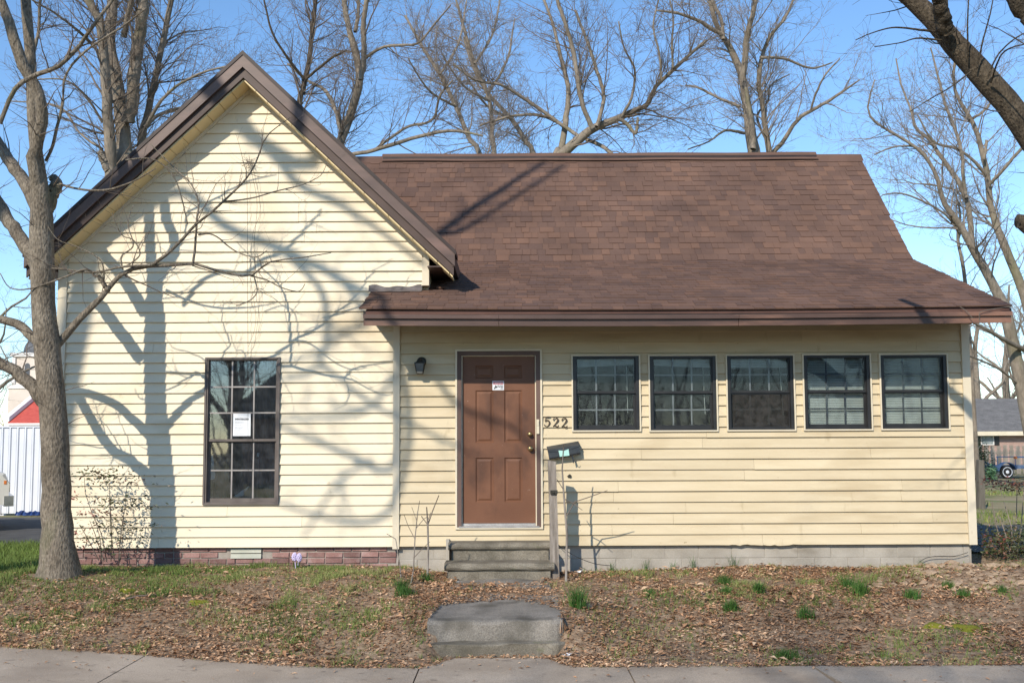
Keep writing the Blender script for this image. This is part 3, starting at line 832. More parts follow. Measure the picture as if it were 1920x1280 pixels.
# curtain hung inside the gable window, near black to stand for the dim room
mb = MB(); n = 60; V = []
for i in range(n + 1):
    x = gi[0] - .05 + (gi[1] - gi[0] + .1) * i / n; y = .22 + .018 * math.sin(i * .9) + .008 * math.sin(i * 2.3)
    V += [(x, y, gi[2] - .1), (x, y, gi[3] + .1)]
mb.add(V, [(2 * i, 2 * i + 2, 2 * i + 3, 2 * i + 1) for i in range(n)])
tag(mb.build("curtain", M('darkened_curtain', [(.008, .010, .014), (.016, .019, .026)], 3, .8), None), "curtain darkened to match the dim room, inside the tall gable window", "curtain")
# torn light patches of the curtain where the day shows a white lining
def scrap(pts, y, name, mat, parent=None):
    mb = MB(); n = len(pts)
    P = [at(px, py, y) for px, py in pts]
    mb.add([tuple(p) for p in P] + [(p[0], p[1] + .004, p[2]) for p in P], [tuple(range(n))[::-1], tuple(range(n, 2 * n))] + [(i, (i + 1) % n, n + (i + 1) % n, n + i) for i in range(n)])
    return mb.build(name, mat, parent)
MAT['paper'] = M('white_paper', [(.72, .74, .76), (.8, .81, .82)], 5, .8)
MAT['lining'] = M('white_lining', [(.5, .56, .62), (.75, .78, .82)], 30, .8)
for pts, lab in (([(396, 853), (399, 852), (401, 868), (402, 884), (404, 890), (403, 897), (396, 899), (391, 897), (394, 880)], "white torn scrap at the left edge of the tall gable window"),
                 ([(437, 930), (446, 925), (452, 920), (462, 914), (466, 910), (467, 914), (458, 921), (456, 929), (444, 932)], "crumpled white scrap at the foot of the tall gable window"),
                 ([(482, 849), (486, 848), (485, 856), (481, 857)], "tiny white scrap in the right lower pane of the gable window")):
    tag(scrap(pts, .056 if lab[0] != 'c' else .06, "paper_scrap", MAT['lining']), lab, "paper scrap", "scraps inside the gable window")

WST = [('g', True), ('g', True), ('s', False), ('b', True), ('b', True)]
porch_windows = []
for i, o in enumerate(PWIN):
    blinds = i >= 3
    win, ua, la, inn = window(o, .017, MAT['black'], MAT['black'], MAT['muntin_dark'] if blinds else MAT['muntin'], (3, 2), (3, 2) if i != 2 else (3, 2), .5, .040, .026, MAT['glass_porch'], True, MAT['trim'])
    porch_windows.append((win, ua, la, inn))
    if i == 2:
        mb = MB(); mb.box(la[0] - .01, la[1] + .01, .020, .022, la[2] - .03, la[3] + .02); mb.build("insect_screen", MAT['screen'], win)
        mb = MB(); rect_frame(mb, inn[0], inn[1], inn[2], inn[4] - .002, .016, .016, .0235); mb.build("screen_frame", MAT['black'], win)
    if blinds:
        mb = MB(); z = inn[2] + .02
        while z < inn[3] - .01:
            mb.hexa([(inn[0] + .01, .085, z), (inn[1] - .01, .085, z), (inn[1] - .01, .092, z + .016), (inn[0] + .01, .092, z + .016),
                     (inn[0] + .01, .0862, z + .001), (inn[1] - .01, .0862, z + .001), (inn[1] - .01, .0932, z + .017), (inn[0] + .01, .0932, z + .017)])
            z += .0205
        tag(mb.build("blind_slats", MAT['blind'], win), None, None, None, "stuff")
    else:
        # bunched up blind with its wand
        hl, hr = ((.105, .075), (.08, .115), (.115, .115))[i]
        mb = MB(); zt = inn[3] - .004
        for k in range(6):
            f0, f1 = k / 6, (k + .8) / 6
            mb.hexa([(inn[0] + .01, .075, zt - hl * f1), (inn[1] - .01, .075, zt - hr * f1), (inn[1] - .01, .10, zt - hr * f1), (inn[0] + .01, .10, zt - hl * f1),
                     (inn[0] + .01, .075, zt - hl * f0), (inn[1] - .01, .075, zt - hr * f0), (inn[1] - .01, .10, zt - hr * f0), (inn[0] + .01, .10, zt - hl * f0)])
        tag(mb.build("blind_slats", MAT['blind'], win), None, None, None, "stuff")
        wx = inn[1] - .10
        mb = MB(); mb.tube([(wx, .066, zt - .09), (wx + .012 * (i + .5), .066, inn[2] + .20 - .02 * i)], .0045, 6); mb.build("blind_wand", MAT['blind'], win)

# ------------------------------------------------------------------ door
x0, x1, z0, z1 = DOOR
mb = MB(); rect_frame(mb, x0, x1, z0, z1, .022, -.045, .02); dfr = mb.build("door", MAT['trim'], house)
mb = MB(); cx0, cx1, cz0, cz1 = x0 + .022, x1 - .022, z0 + .022, z1 - .022
cw = .052
mb.box(cx0, cx0 + cw, -.036, .09, cz0, cz1); mb.box(cx1 - cw, cx1, -.036, .09, cz0, cz1); mb.box(cx0 + cw, cx1 - cw, -.0355, .09, cz1 - cw, cz1)
mb.build("door_casing", MAT['doorframe'], dfr)
sx0, sx1, sz1 = cx0 + cw, cx1 - cw, cz1 - cw
mb = MB(); mb.box(sx0, sx0 + .012, -.004, .085, cz0, sz1); mb.box(sx1 - .012, sx1, -.004, .085, cz0, sz1); mb.box(sx0 + .012, sx1 - .012, -.0035, .085, sz1 - .010, sz1)
mb.build("weather_strip", MAT['trim'], dfr)
mb = MB(); mb.hexa([(sx0 - .03, -.05, cz0 - .004), (sx1 + .03, -.05, cz0 - .004), (sx1 + .03, .09, cz0 - .004), (sx0 - .03, .09, cz0 - .004), (sx0 - .03, -.05, cz0 + .012), (sx1 + .03, -.05, cz0 + .012), (sx1 + .03, .09, cz0 + .03), (sx0 - .03, .09, cz0 + .03)])
mb.build("threshold", MAT['alu'], dfr)
lx0, lx1, lz0, lz1 = sx0 + .013, sx1 - .013, cz0 + .045, sz1 - .011
YD = .018
mb = MB(); mb.box(lx0, lx1, YD + .014, YD + .045, lz0, lz1)
W_, H_ = lx1 - lx0, lz1 - lz0
cols = [(.178, .425), (.575, .822)]
rows = [(.135, .425), (.515, .815), (.853, .927)]
rows = [(.125, .390), (.480, .795), (.868, .945)]
xsn = sorted({0, 1} | {v for c in cols for v in c}); zsn = sorted({0, 1} | {v for r in rows for v in r})
for a, b in zip(xsn, xsn[1:]):
    for c, d in zip(zsn, zsn[1:]):
        if (a, b) in cols and (c, d) in rows: continue
        mb.box(lx0 + a * W_, lx0 + b * W_, YD, YD + .0145, lz0 + c * H_, lz0 + d * H_)
leaf = mb.build("door_leaf", MAT['door'], dfr)
for (a, b) in cols:
    for (c, d) in rows:
        m1 = MB(); ax, bx_, az, bz = lx0 + a * W_, lx0 + b * W_, lz0 + c * H_, lz0 + d * H_
        V = []
        for off, y in ((0, YD), (.013, YD + .0125), (.02, YD + .0125), (.042, YD + .003)):
            V += [(ax + off, y, az + off), (bx_ - off, y, az + off), (bx_ - off, y, bz - off), (ax + off, y, bz - off)]
        Fc = [(4 * k + j, 4 * k + (j + 1) % 4, 4 * k + 4 + (j + 1) % 4, 4 * k + 4 + j) for k in range(3) for j in range(4)] + [(12, 13, 14, 15)]
        m1.add(V, Fc); m1.build("door_panel", MAT['door'], dfr)
mb = MB(); mb.box(lx0, lx1, YD - .004, YD + .02, lz0 - .034, lz0 - .002); mb.build("door_sweep", MAT['alu'], dfr)
for (px, py, r) in ((993.5, 813.5, .028), (994.5, 840.5, .033)):
    c = at(px, py, YD - .02)
    mb = MB(); mb.lathe((c[0], YD - .06, c[2]), [(.004, 0), (r * .85, .004), (r, .02), (r * .75, .036), (r * .5, .042), (r * 1.05, .052), (r * 1.05, .061)], 16, 1)
    mb.build("deadbolt" if py < 820 else "door_knob", MAT['brass'], dfr, smooth=True)
c0, c1 = at(1006, 813, -.04), at(1011, 786, -.04)
mb = MB(); mb.box(c0[0], c1[0], -.056, -.037, c0[2], c1[2]); mb.box(c0[0] + .006, c1[0] - .006, -.063, -.056, c0[2] + .10, c1[2] - .02)
tag(mb.build("doorbell", MAT['trim'], None), "small cream doorbell strip on the right door casing", "doorbell")

# ------------------------------------------------------------------ lettering helpers
def text_obj(txt, x, y, z, size, mat, name, parent, bold=0.0, align='LEFT'):
    cu = bpy.data.curves.new("lettering", 'FONT'); cu.body = txt; cu.size = size; cu.align_x = align; cu.extrude = .0004; cu.offset = bold
    cu.resolution_u = 2
    t = bpy.data.objects.new("lettering", cu); COL.objects.link(t)
    dg = bpy.context.evaluated_depsgraph_get()
    me = bpy.data.meshes.new_from_object(t.evaluated_get(dg)); bpy.data.objects.remove(t)
    V = np.array([v.co[:] for v in me.vertices])
    if len(V) == 0: return
    o0 = worg(parent)
    for v in me.vertices:
        a, b, c = v.co
        v.co = (x + a - o0[0], y - c - o0[1], z + b - o0[2])
    me.materials.clear()
    o = link(name, me, parent, (0, 0, 0), mat)
    return o
MAT['ink'] = M('black_ink', [(.015, .015, .018), (.03, .03, .035)], 5, .7)
MAT['greyink'] = M('grey_print', [(.30, .31, .33), (.42, .43, .45)], 5, .7)
MAT['signred'] = M('sign_red', [(.42, .05, .07), (.48, .07, .09)], 5, .5)
MAT['signwhite'] = M('sign_white', [(.62, .64, .68), (.7, .72, .75)], 5, .5)
# warning sticker on the door
a, b = at(923.3, 731.2, YD - .003), at(944.9, 713.8, YD - .003)
sg = thing("warning_sign", "small red and white WARNING security sticker on the brown door", "sign", (a[0], YD - .003, a[2]))
mb = MB(); mb.box(a[0], b[0], YD - .003, YD - .0005, a[2], b[2]); mb.build("plate", MAT['signwhite'], sg)
sw, sh = b[0] - a[0], b[2] - a[2]
mb = MB(); mb.box(a[0] + sw * .06, b[0] - sw * .06, YD - .0042, YD - .0031, a[2] + sh * .62, b[2] - sh * .07); mb.build("red_band", MAT['signred'], sg)
text_obj("WARNING", (a[0] + b[0]) / 2, YD - .005, a[2] + sh * .68, sh * .27, MAT['signwhite'], "lettering", sg, .0004, 'CENTER')
for k, segs in enumerate((((.42, .60), (.63, .92)), ((.52, .66), (.70, .92)), ((.70, .92),))):      # three lines of small print, too small to read in the photo
    mb = MB()
    for (u0, u1) in segs: mb.box(a[0] + sw * u0, a[0] + sw * u1, YD - .0042, YD - .0031, a[2] + sh * (.45 - .16 * k), a[2] + sh * (.53 - .16 * k))
    mb.build("print_line", MAT['ink'], sg)
cx, cz = a[0] + sw * .3, a[2] + sh * .33
mb = MB(); mb.extr([(cx - .026, cz - .016), (cx - .016, cz - .026), (cx - .006, cz - .012), (cx + .014, cz - .008), (cx + .028, cz - .002), (cx + .008, cz + .008), (cx + .002, cz + .022), (cx - .008, cz + .024), (cx - .008, cz + .004)], 1, YD - .0045, YD - .0032)
mb.build("camera_pictogram", MAT['ink'], sg)
# notice in the gable window
a, b = at(436.5, 817, .0), at(470, 775, .0)
nx0, nx1, nz0, nz1 = a[0], b[0], a[2], b[2]
YN = .0032
ntc = thing("paper_notice", "white printed notice taped inside the tall gable window", "notice", ((nx0 + nx1) / 2, YN, nz0))
mb = MB(); mb.box(nx0, nx1, YN, YN + .0012, nz0, nz1); mb.build("sheet", MAT['paper'], ntc)
pw, ph = nx1 - nx0, nz1 - nz0
def printbar(u0, u1, v0, v1, mat):
    mb = MB(); mb.box(nx0 + u0 * pw, nx0 + u1 * pw, YN - .0009, YN - .0001, nz1 - v1 * ph, nz1 - v0 * ph); return mb
text_obj("WINTERIZED", (nx0 + nx1) / 2, YN - .0008, nz1 - ph * .285, ph * .105, MAT['ink'], "lettering", ntc, .0012, 'CENTER')
rp = random.Random(5)
for v, u1 in ((.07, .78), (.14, .78), (.355, .6), (.39, .72), (.43, .64), (.505, .5), (.60, .62), (.635, .58), (.67, .5), (.72, .6), (.85, .42), (.91, .66)):
    mb = MB(); u = .12 if v > .2 else .25
    while u < u1:
        w_ = rp.uniform(.03, .09); mb.box(nx0 + u * pw, nx0 + min(u + w_, u1 + .02) * pw, YN - .0009, YN - .0001, nz1 - (v + .014) * ph, nz1 - v * ph); u += w_ + .018
    mb.build("print_line", MAT['greyink'], ntc)

# ------------------------------------------------------------------ house numbers: serif figures made of swelling strokes
MAT['number'] = M('dark_brown_metal_number', [(.045, .032, .022), (.09, .065, .045)], 20, .5, metal=.3)
def stroke(mb, pts, y0, y1):       # pts (x, z, width)
    P = np.array(pts, dtype=float)
    t = np.linspace(0, len(P) - 1, (len(P) - 1) * 5 + 1)
    Q = np.stack([catmull(P, tt) for tt in t])
    d = np.gradient(Q[:, :2], axis=0); d /= np.linalg.norm(d, axis=1, keepdims=True) + 1e-9
    nrm = np.stack([-d[:, 1], d[:, 0]], 1) * Q[:, 2:3] / 2
    A, B = Q[:, :2] + nrm, Q[:, :2] - nrm
    n = len(Q); V = []
    for i in range(n):
        V += [(A[i, 0], y0, A[i, 1]), (B[i, 0], y0, B[i, 1]), (B[i, 0], y1, B[i, 1]), (A[i, 0], y1, A[i, 1])]
    Fc = [(4 * i + k, 4 * i + 4 + k, 4 * i + 4 + (k + 1) % 4, 4 * i + (k + 1) % 4) for i in range(n - 1) for k in range(4)]
    Fc += [(0, 1, 2, 3), tuple(4 * (n - 1) + k for k in range(4))[::-1]]
    mb.add(V, Fc)
def catmull(P, t):
    i = int(min(max(math.floor(t), 0), len(P) - 2)); f = t - i
    p0, p1, p2, p3 = P[max(i - 1, 0)], P[i], P[i + 1], P[min(i + 2, len(P) - 1)]
    return .5 * (2 * p1 + (p2 - p0) * f + (2 * p0 - 5 * p1 + 4 * p2 - p3) * f * f + (3 * p1 - p0 - 3 * p2 + p3) * f ** 3)
FIG = {'5': [[(.10, .98, .03), (.45, .98, .15), (.78, 1.0, .06)], [(.16, 1.0, .06), (.10, .55, .06)],
             [(.10, .52, .05), (.28, .64, .09), (.55, .60, .14), (.68, .36, .19), (.56, .08, .14), (.30, -.01, .09), (.06, .10, .13), (.03, .2, .08)]],
       '2': [[(.10, .70, .14), (.12, .86, .11), (.36, 1.0, .09), (.62, .88, .16), (.66, .70, .2), (.50, .46, .15), (.22, .20, .09), (.06, .02, .06)],
             [(.03, .06, .1), (.22, .14, .13), (.45, .05, .16), (.66, .03, .12), (.74, .2, .05)]]}
for ch, pxl, pyt, pyb, lab in (('5', 1020.5, 781, 799, "dark metal house number 5 beside the door"), ('2', 1036.5, 782.2, 800, "dark metal house number 2 in the middle of the address"),
                          ('2', 1052.5, 783, 801, "dark metal house number 2 nearest the first window")):
    a = at(pxl, pyb, -.03); hgt = at(pxl, pyt, -.03)[2] - a[2]
    mb = MB()
    for st in FIG[ch]:
        stroke(mb, [(a[0] + u * hgt * .80, a[2] + v * hgt, ww * hgt * .85) for u, v, ww in st], -.040, -.031)
    tag(mb.build("house_number", MAT['number'], None), lab, "house number", "address figures 522 on the siding")

# ------------------------------------------------------------------ wall lantern
MAT['lantern'] = M('aged_bronze', [(.035, .033, .026), (.085, .08, .065)], 25, .5, metal=.5)
MAT['lglass'] = M('frosted_lantern_glass', [(.10, .105, .10), (.17, .175, .165)], 20, .25, spec=.5)
lc = at(790.5, 678, -.03)
ln = thing("wall_lantern", "small dark bronze lantern on the siding left of the door", "wall lamp", (lc[0], -.03, lc[2] - .14))
mb = MB(); mb.lathe((lc[0], -.056, lc[2]), [(.02, 0), (.045, .004), (.058, .014), (.06, .026)], 24, 1); mb.build("back_plate", MAT['lantern'], ln, smooth=False)
mb = MB(); mb.tube([(lc[0], -.05, lc[2] + .01), (lc[0] - .004, -.09, lc[2] + .03), (lc[0] - .01, -.13, lc[2] + .005)], .009, 8); mb.build("arm", MAT['lantern'], ln, smooth=True)
bx, by, bz = lc[0] - .012, -.13, lc[2] - .03
def ring4(h, w): return [(bx - w, by - w, bz + h), (bx + w, by - w, bz + h), (bx + w, by + w, bz + h), (bx - w, by + w, bz + h)]
mb = MB(); mb.hexa(ring4(0, .064) + ring4(.012, .060)); mb.hexa(ring4(.012, .050) + ring4(.045, .014)); mb.build("cap", MAT['lantern'], ln)
mb = MB(); mb.hexa(ring4(-.118, .035) + ring4(0, .056)); mb.build("glass", MAT['lglass'], ln)
for sx in (-1, 1):
    for sy in (-1, 1):
        mb = MB(); mb.tube([(bx + sx * .057, by + sy * .057, bz), (bx + sx * .036, by + sy * .036, bz - .12)], .005, 4); mb.build("corner_bar", MAT['lantern'], ln)
mb = MB(); mb.hexa(ring4(-.130, .036) + ring4(-.118, .040)); mb.build("base_ring", MAT['lantern'], ln)

# ------------------------------------------------------------------ mailbox
MAT['mail'] = M('dark_steel_mailbox', [(.022, .027, .032), (.045, .05, .056)], 12, .4, .05, 80, spec=.5)
mc = at(1057, 844, -.08)
mbx = thing("mailbox", "tilted dark metal wall mailbox right of the door", "mailbox", (mc[0], -.03, mc[2] - .07))
ta = math.radians(9.5); ca, sa = math.cos(ta), math.sin(ta)
def mloc(u, y, v): return (mc[0] + u * ca - v * sa, y, mc[2] + u * sa + v * ca)
mw, mh = .192, .078
prof = [(-.031, -mh), (-.115, -mh), (-.125, -mh + .02), (-.125, .035), (-.031, mh)]
V = [mloc(-mw, y, v) for y, v in prof] + [mloc(mw, y, v) for y, v in prof]
mb = MB(); mb.add(V, [tuple(range(5)), tuple(range(5, 10))[::-1]] + [(i, 5 + i, 5 + (i + 1) % 5, (i + 1) % 5) for i in range(5)]); mb.build("box", MAT['mail'], mbx)
# lid folded over the front like an envelope flap
lid = [(-mw - .004, mh + .004), (mw + .004, mh + .004)]
V = [mloc(-mw - .004, -.029, mh + .003), mloc(mw + .004, -.029, mh + .003), mloc(-mw - .004, -.131, .036), mloc(mw + .004, -.131, .036), mloc(.0, -.131, -.015), mloc(-mw - .004, -.131, .02), mloc(mw + .004, -.131, .02)]
V += [(p[0], p[1] + .004, p[2] - .004) for p in V]
fl = [(0, 2, 3, 1), (2, 5, 4, 6, 3)]
mb = MB(); mb.add(V, fl + [tuple(i + 7 for i in f)[::-1] for f in fl] + [(0, 7, 9, 2), (1, 3, 10, 8), (2, 9, 12, 5), (5, 12, 11, 4), (4, 11, 13, 6), (6, 13, 10, 3), (0, 1, 8, 7)])
mb.build("lid", MAT['mail'], mbx)
mb = MB(); mb.tube([mloc(.09, -.10, -mh), mloc(.10, -.11, -.15), mloc(.12, -.12, -.165), mloc(.13, -.12, -.145)], .005, 6); mb.tube([mloc(.085, -.1, -mh), mloc(.092, -.1, -.17)], .008, 6); mb.build("newspaper_hook", MAT['mail'], mbx)
nt_ = MB(); nt_.add([mloc(-.065, -.1335, .012), mloc(-.062, -.1325, -.066), mloc(.055, -.1325, -.072), mloc(.058, -.1335, .008), mloc(0, -.1345, -.004)], [(0, 1, 2, 3, 4)])
nt_.add([mloc(-.065, -.1315, .012), mloc(-.062, -.1305, -.066), mloc(.055, -.1305, -.072), mloc(.058, -.1315, .008), mloc(0, -.1325, -.004)], [(4, 3, 2, 1, 0)])
tag(nt_.build("paper_note", M('mint_paper', [(.36, .62, .55), (.45, .70, .62)], 6, .8), None), "mint green note stuck on the front of the mailbox", "note")
# old pipe stub below the mailbox
c = at(1068, 892, -.04)
mb = MB(); mb.lathe((c[0], -.055, c[2]), [(.014, 0), (.018, .008), (.012, .014), (.022, .018), (.022, .024)], 12, 1); mb.tube([(c[0] - .03, -.046, c[2] - .004), (c[0], -.048, c[2])], .007, 6)
tag(mb.build("pipe_stub", MAT['lantern'], None), "small rusty pipe stub on the siding below the mailbox", "pipe")

# ------------------------------------------------------------------ stoop
ZS1 = at(935, 1013, -.05)[2]
sX0, sX1 = at(842, 1025, -.32)[0], at(1030, 1025, -.32)[0]
st = thing("concrete_steps", "weathered two-step concrete stoop with rounded nosings below the door", "steps", ((sX0 + sX1) / 2, -.35, -.06))
Y1, Y2 = -.34, -.66
ZS2 = at(935, 1050, Y1)[2]
def tread(z, x0, x1, yb, yf, h, name):
    # bullnose profile in y,z
    poly = [(yb, z - h), (yb, z)]
    for k in range(7):
        a_ = math.pi / 2 - math.pi * k / 6
        poly.append((yf + h * .5 - h * .5 * math.cos(a_) , z - h * .5 + h * .5 * math.sin(a_)))
    n_ = 24; xs_ = np.linspace(x0, x1, n_); V = []; m = len(poly)
    for i, x in enumerate(xs_):
        for (y, zz) in poly:
            j = (vnoise(x * 1.0, zz * 3, 14) - .5) * .012 if y < yf + h else 0
            V.append((x, y + j, zz + (vnoise(x, y, 6) - .5) * .004))
    Fc = [(i * m + k, i * m + (k + 1) % m, i * m + m + (k + 1) % m, i * m + m + k) for i in range(n_ - 1) for k in range(m)]
    Fc += [tuple(range(m))[::-1], tuple((n_ - 1) * m + k for k in range(m))]
    mb = MB(); mb.add(V, Fc); return mb.build(name, MAT['conc'], st)
tread(ZS1, sX0 - .01, sX1 + .005, -.005, Y1, .085, "tread")
tread(ZS2, sX0 - .035, sX1 + .045, Y1 + .05, Y2, .085, "tread")
for (z0_, z1_, y, ins) in ((ZS2, ZS1 - .08, Y1, .03), (-.14, ZS2 - .08, Y2, .0)):
    mb = MB(); mb.box(sX0 + ins, sX1 - ins * .3, y + .045, .02, z0_ - .01, z1_); mb.build("riser", MAT['conc'], st)
mb = MB(); mb.box(sX0 - .05, sX0 - .012, -.12, .02, -.1, ZS1 + .02); mb.build("side_cheek", MAT['cmu'], st)

# ------------------------------------------------------------------ handrail post
YP = -.52
p_t, p_b = at(1034.5, 865, YP), at(1041, 1062, YP)
po = thing("handrail_post", "weathered grey wooden handrail post right of the stoop", "post", (p_b[0], YP, p_b[2] - .05))
w2 = .047
def pr(p, z): return [(p[0] - w2, YP - .045, z), (p[0] + w2, YP - .045, z), (p[0] + w2, YP + .045, z), (p[0] - w2, YP + .045, z)]
pm = p_t * .55 + p_b * .45
mb = MB(); q = pr(p_t, p_t[2]); q[0] = (q[0][0], q[0][1], q[0][2] + .01); q[3] = (q[3][0], q[3][1], q[3][2] + .02)
mb.hexa(pr(pm, pm[2]) + q); mb.hexa(pr(p_b, p_b[2] - .15) + pr(pm, pm[2])); mb.build("post", MAT['wood'], po)
mb = MB(); mb.box(p_b[0] - .062, p_b[0] - .049, YP - .04, YP + .04, p_b[2] + .0, p_b[2] + .5); mb.build("side_plank", MAT['wood'], po)
b_ = at(1039, 922, YP - .05)
mb = MB(); mb.box(b_[0] - .045, b_[0] + .04, YP - .075, YP - .046, b_[2] - .022, b_[2] + .022); mb.lathe((b_[0] - .01, YP - .09, b_[2]), [(.012, 0), (.016, .004), (.016, .015)], 8, 1); mb.build("bracket", MAT['lantern'], po)

# ------------------------------------------------------------------ front walk slabs
def slab(name, x0, x1, yf, yb, zf, zb, h, lab, cat, round_=.03, jag=.02, mat='slab'):
    n_ = 22; V = []
    prof = lambda x: [(yf, -h), (yf, -round_), (yf + round_ * .35, -round_ * .3), (yf + round_, 0), (yb, 0), (yb, -h)]
    for i in range(n_):
        x = x0 + (x1 - x0) * i / (n_ - 1); e = min(i, n_ - 1 - i)
        r_ = .05 if e == 0 else (.012 if e == 1 else 0)
        for k, (y, dz) in enumerate(prof(x)):
            t = (y - yf) / (yb - yf); z = zf + (zb - zf) * t + dz
            j = (vnoise(x, k * .3, 7) - .5) * jag
            yy = y + (j + r_ if k < 4 else 0) + (0.12 * abs(i / (n_ - 1) - .5) * -2 * (1 if k == 4 else 0))
            V.append((x, yy, z + (vnoise(x, y, 5) - .5) * .012))
    m = 6
    Fc = [(i * m + k, i * m + (k + 1) % m, i * m + m + (k + 1) % m, i * m + m + k) for i in range(n_ - 1) for k in range(m)]
    Fc += [tuple(range(m))[::-1], tuple((n_ - 1) * m + k for k in range(m))]
    mb = MB(); mb.add(V, Fc); return tag(mb.build(name, MAT[mat], None), lab, cat)
zA = onz(930, 1163, -.085); YA = zA[1]
xa, xb = at(800, 1180, YA)[0], at(1057, 1180, YA)[0]
slab("concrete_slab", xa, xb, YA, YA + 1.5, -.085, -.07, .28, "thick grey concrete slab forming the upper step of the front walk", "slab", .035, .045)
zstep = at(930, 1206, YA - .13)[2]
slab("concrete_step", xa - .005, xb + .005, YA - .15, YA + .05, zstep, zstep + .004, .2, "low worn concrete step between the slab and the sidewalk", "step", .015, .035, 'conc')
slab("concrete_slab", sX0 + .05, sX1 - .02, -1.32, -.64, -.062, -.05, .12, "low concrete pad at the foot of the stoop, half under leaves", "slab", .01, .05)
# ------------------------------------------------------------------ trees
def unit(v): return v / (np.linalg.norm(v, axis=-1, keepdims=True) + 1e-9)
def resample(P, K):
    P = np.array(P, dtype=float)
    t = np.linspace(0, len(P) - 1, K)
    return np.stack([catmull(P, tt) for tt in t])
def grow(rng, par, n, L, ang, K, rr_, wig, up, tmin=.15, rmin=.003, kr=.011, side=None):
    P, R = par; N, K0, _ = P.shape
    ln = np.linalg.norm(np.diff(P, axis=1), axis=2).sum(1)
    idx = rng.choice(N, n, p=ln / ln.sum())
    t = tmin + (1 - tmin) * rng.random(n)
    f = t * (K0 - 1); i0 = np.minimum(f.astype(int), K0 - 2); fr = (f - i0)[:, None]
    pos = P[idx, i0] * (1 - fr) + P[idx, i0 + 1] * fr
    r0 = R[idx, i0] * (1 - fr[:, 0]) + R[idx, i0 + 1] * fr[:, 0]
    T = unit(P[idx, i0 + 1] - P[idx, i0])
    v = rng.normal(size=(n, 3)); v -= (v * T).sum(1, keepdims=True) * T; v = unit(v)
    a = (ang[0] + (ang[1] - ang[0]) * rng.random(n))[:, None]
    d = unit(np.cos(a) * T + np.sin(a) * v)
    Ln = (L[0] + (L[1] - L[0]) * rng.random(n) ** 1.5) * (1.1 - .55 * t)
    r = np.minimum(r0 * rr_, Ln * kr + .002); r = np.maximum(r, rmin)
    Q = np.zeros((n, K, 3)); Q[:, 0] = pos
    upv = np.array([0, 0, 1.0])
    for k in range(1, K):
        d = unit(d + wig * rng.normal(size=(n, 3)) + up * upv)
        Q[:, k] = Q[:, k - 1] + d * (Ln / (K - 1))[:, None]
    Rr = np.maximum(r[:, None] * (1 - .8 * np.linspace(0, 1, K))[None, :], rmin * .55)
    return Q, Rr
def bump_tube(P, R, n, seed, amp=.06):
    """thick limb with uneven girth"""
    P = np.vstack([P, P[-1] + (P[-1] - P[-2]) * .02]); R = np.r_[R, .0005]
    V, Fc = tubes(P[None], R[None], n)
    r_ = np.random.default_rng(seed)
    K = len(P); V = V.reshape(K, n, 3)
    nz_ = r_.random((K // 2 + 2, n)); nzf = np.repeat(nz_, 2, axis=0)[:K]
    nzf = (nzf + np.roll(nzf, 1, 0) + np.roll(nzf, 1, 1)) / 3 - .5
    V = P[:, None, :] + (V - P[:, None, :]) * (1 + amp * 4 * nzf[:, :, None])
    return V.reshape(-1, 3), Fc
def tree(name, label, limbs, levels, bark, twig, seed, base=None, group=None, K=22, sides=10, tops=None, amp=.05, mins=.003, flare=0):
    """limbs: arrays of (x,y,z,r); limb 0 is the trunk. levels: growth passes"""
    rng = np.random.default_rng(seed)
    b = np.array(limbs[0][0][:3]) if base is None else np.array(base)
    t = thing(name, label, "tree", b, group)
    Ps, Rs = [], []
    for i, lb in enumerate(limbs):
        Q = resample(lb, K if i else K + 8)
        P, R = Q[:, :3], np.maximum(Q[:, 3], .004)
        if i == 0 and flare:
            s = np.cumsum(np.r_[0, np.linalg.norm(np.diff(P, axis=0), axis=1)]); R = R * (1 + flare * np.exp(-s / .18))
        jit = rng.normal(size=(len(P), 3)) * (R[:, None] * (.10 if i else .035)); jit[0] = 0
        P = P + jit
        n = sides if R.max() > .03 else 6
        V, Fc = bump_tube(P, R, n, seed + i, amp)
        me = np_mesh("trunk" if i == 0 else "limb", V - b, Fc, None, True)
        link("trunk" if i == 0 else "limb", me, t, (0, 0, 0), bark)
        tt = np.linspace(0, 1, 16); k0 = np.linspace(0, 1, len(P))
        Ps.append(np.stack([np.interp(tt, k0, P[:, j]) for j in range(3)], 1)); Rs.append(np.interp(tt, k0, R))
    par = (np.array(Ps), np.array(Rs))
    allV, allF, off = [], [], 0
    src = {0: par}
    for li, lv in enumerate(levels):
        s_, n, L, ang, Kk, rr_, wig, up, sd = lv
        ch = grow(rng, src[s_], n, L, ang, Kk, rr_, wig, up, rmin=mins, tmin=(.22 if s_ == 0 else .12))
        src[li + 1] = ch
        V, Fc = tubes(ch[0], ch[1], sd)
        allV.append(V); allF.append(Fc + off); off += len(V)
    if allV:
        me = np_mesh("crown", np.concatenate(allV) - b, np.concatenate(allF))
        o = link("crown", me, t, (0, 0, 0), twig); o["kind"] = "stuff"
    return t
def pl(pts, Y0, Y1, wob=0.0, seed=0):
    """limb traced from measured points (px, py, width px) at depth Y0..Y1"""
    r = random.Random(seed * 17 + len(pts)); out = []
    n = len(pts)
    for i, (x, y, w_) in enumerate(pts):
        Y = Y0 + (Y1 - Y0) * i / max(1, n - 1) + (r.uniform(-wob, wob) if i else 0)
        p = at(x, y, Y); out.append((p[0], p[1], p[2], w_ / 2 / ppm(Y) * (.84 if Y > 5 else (.8 if Y < -4 else 1))))
    return out
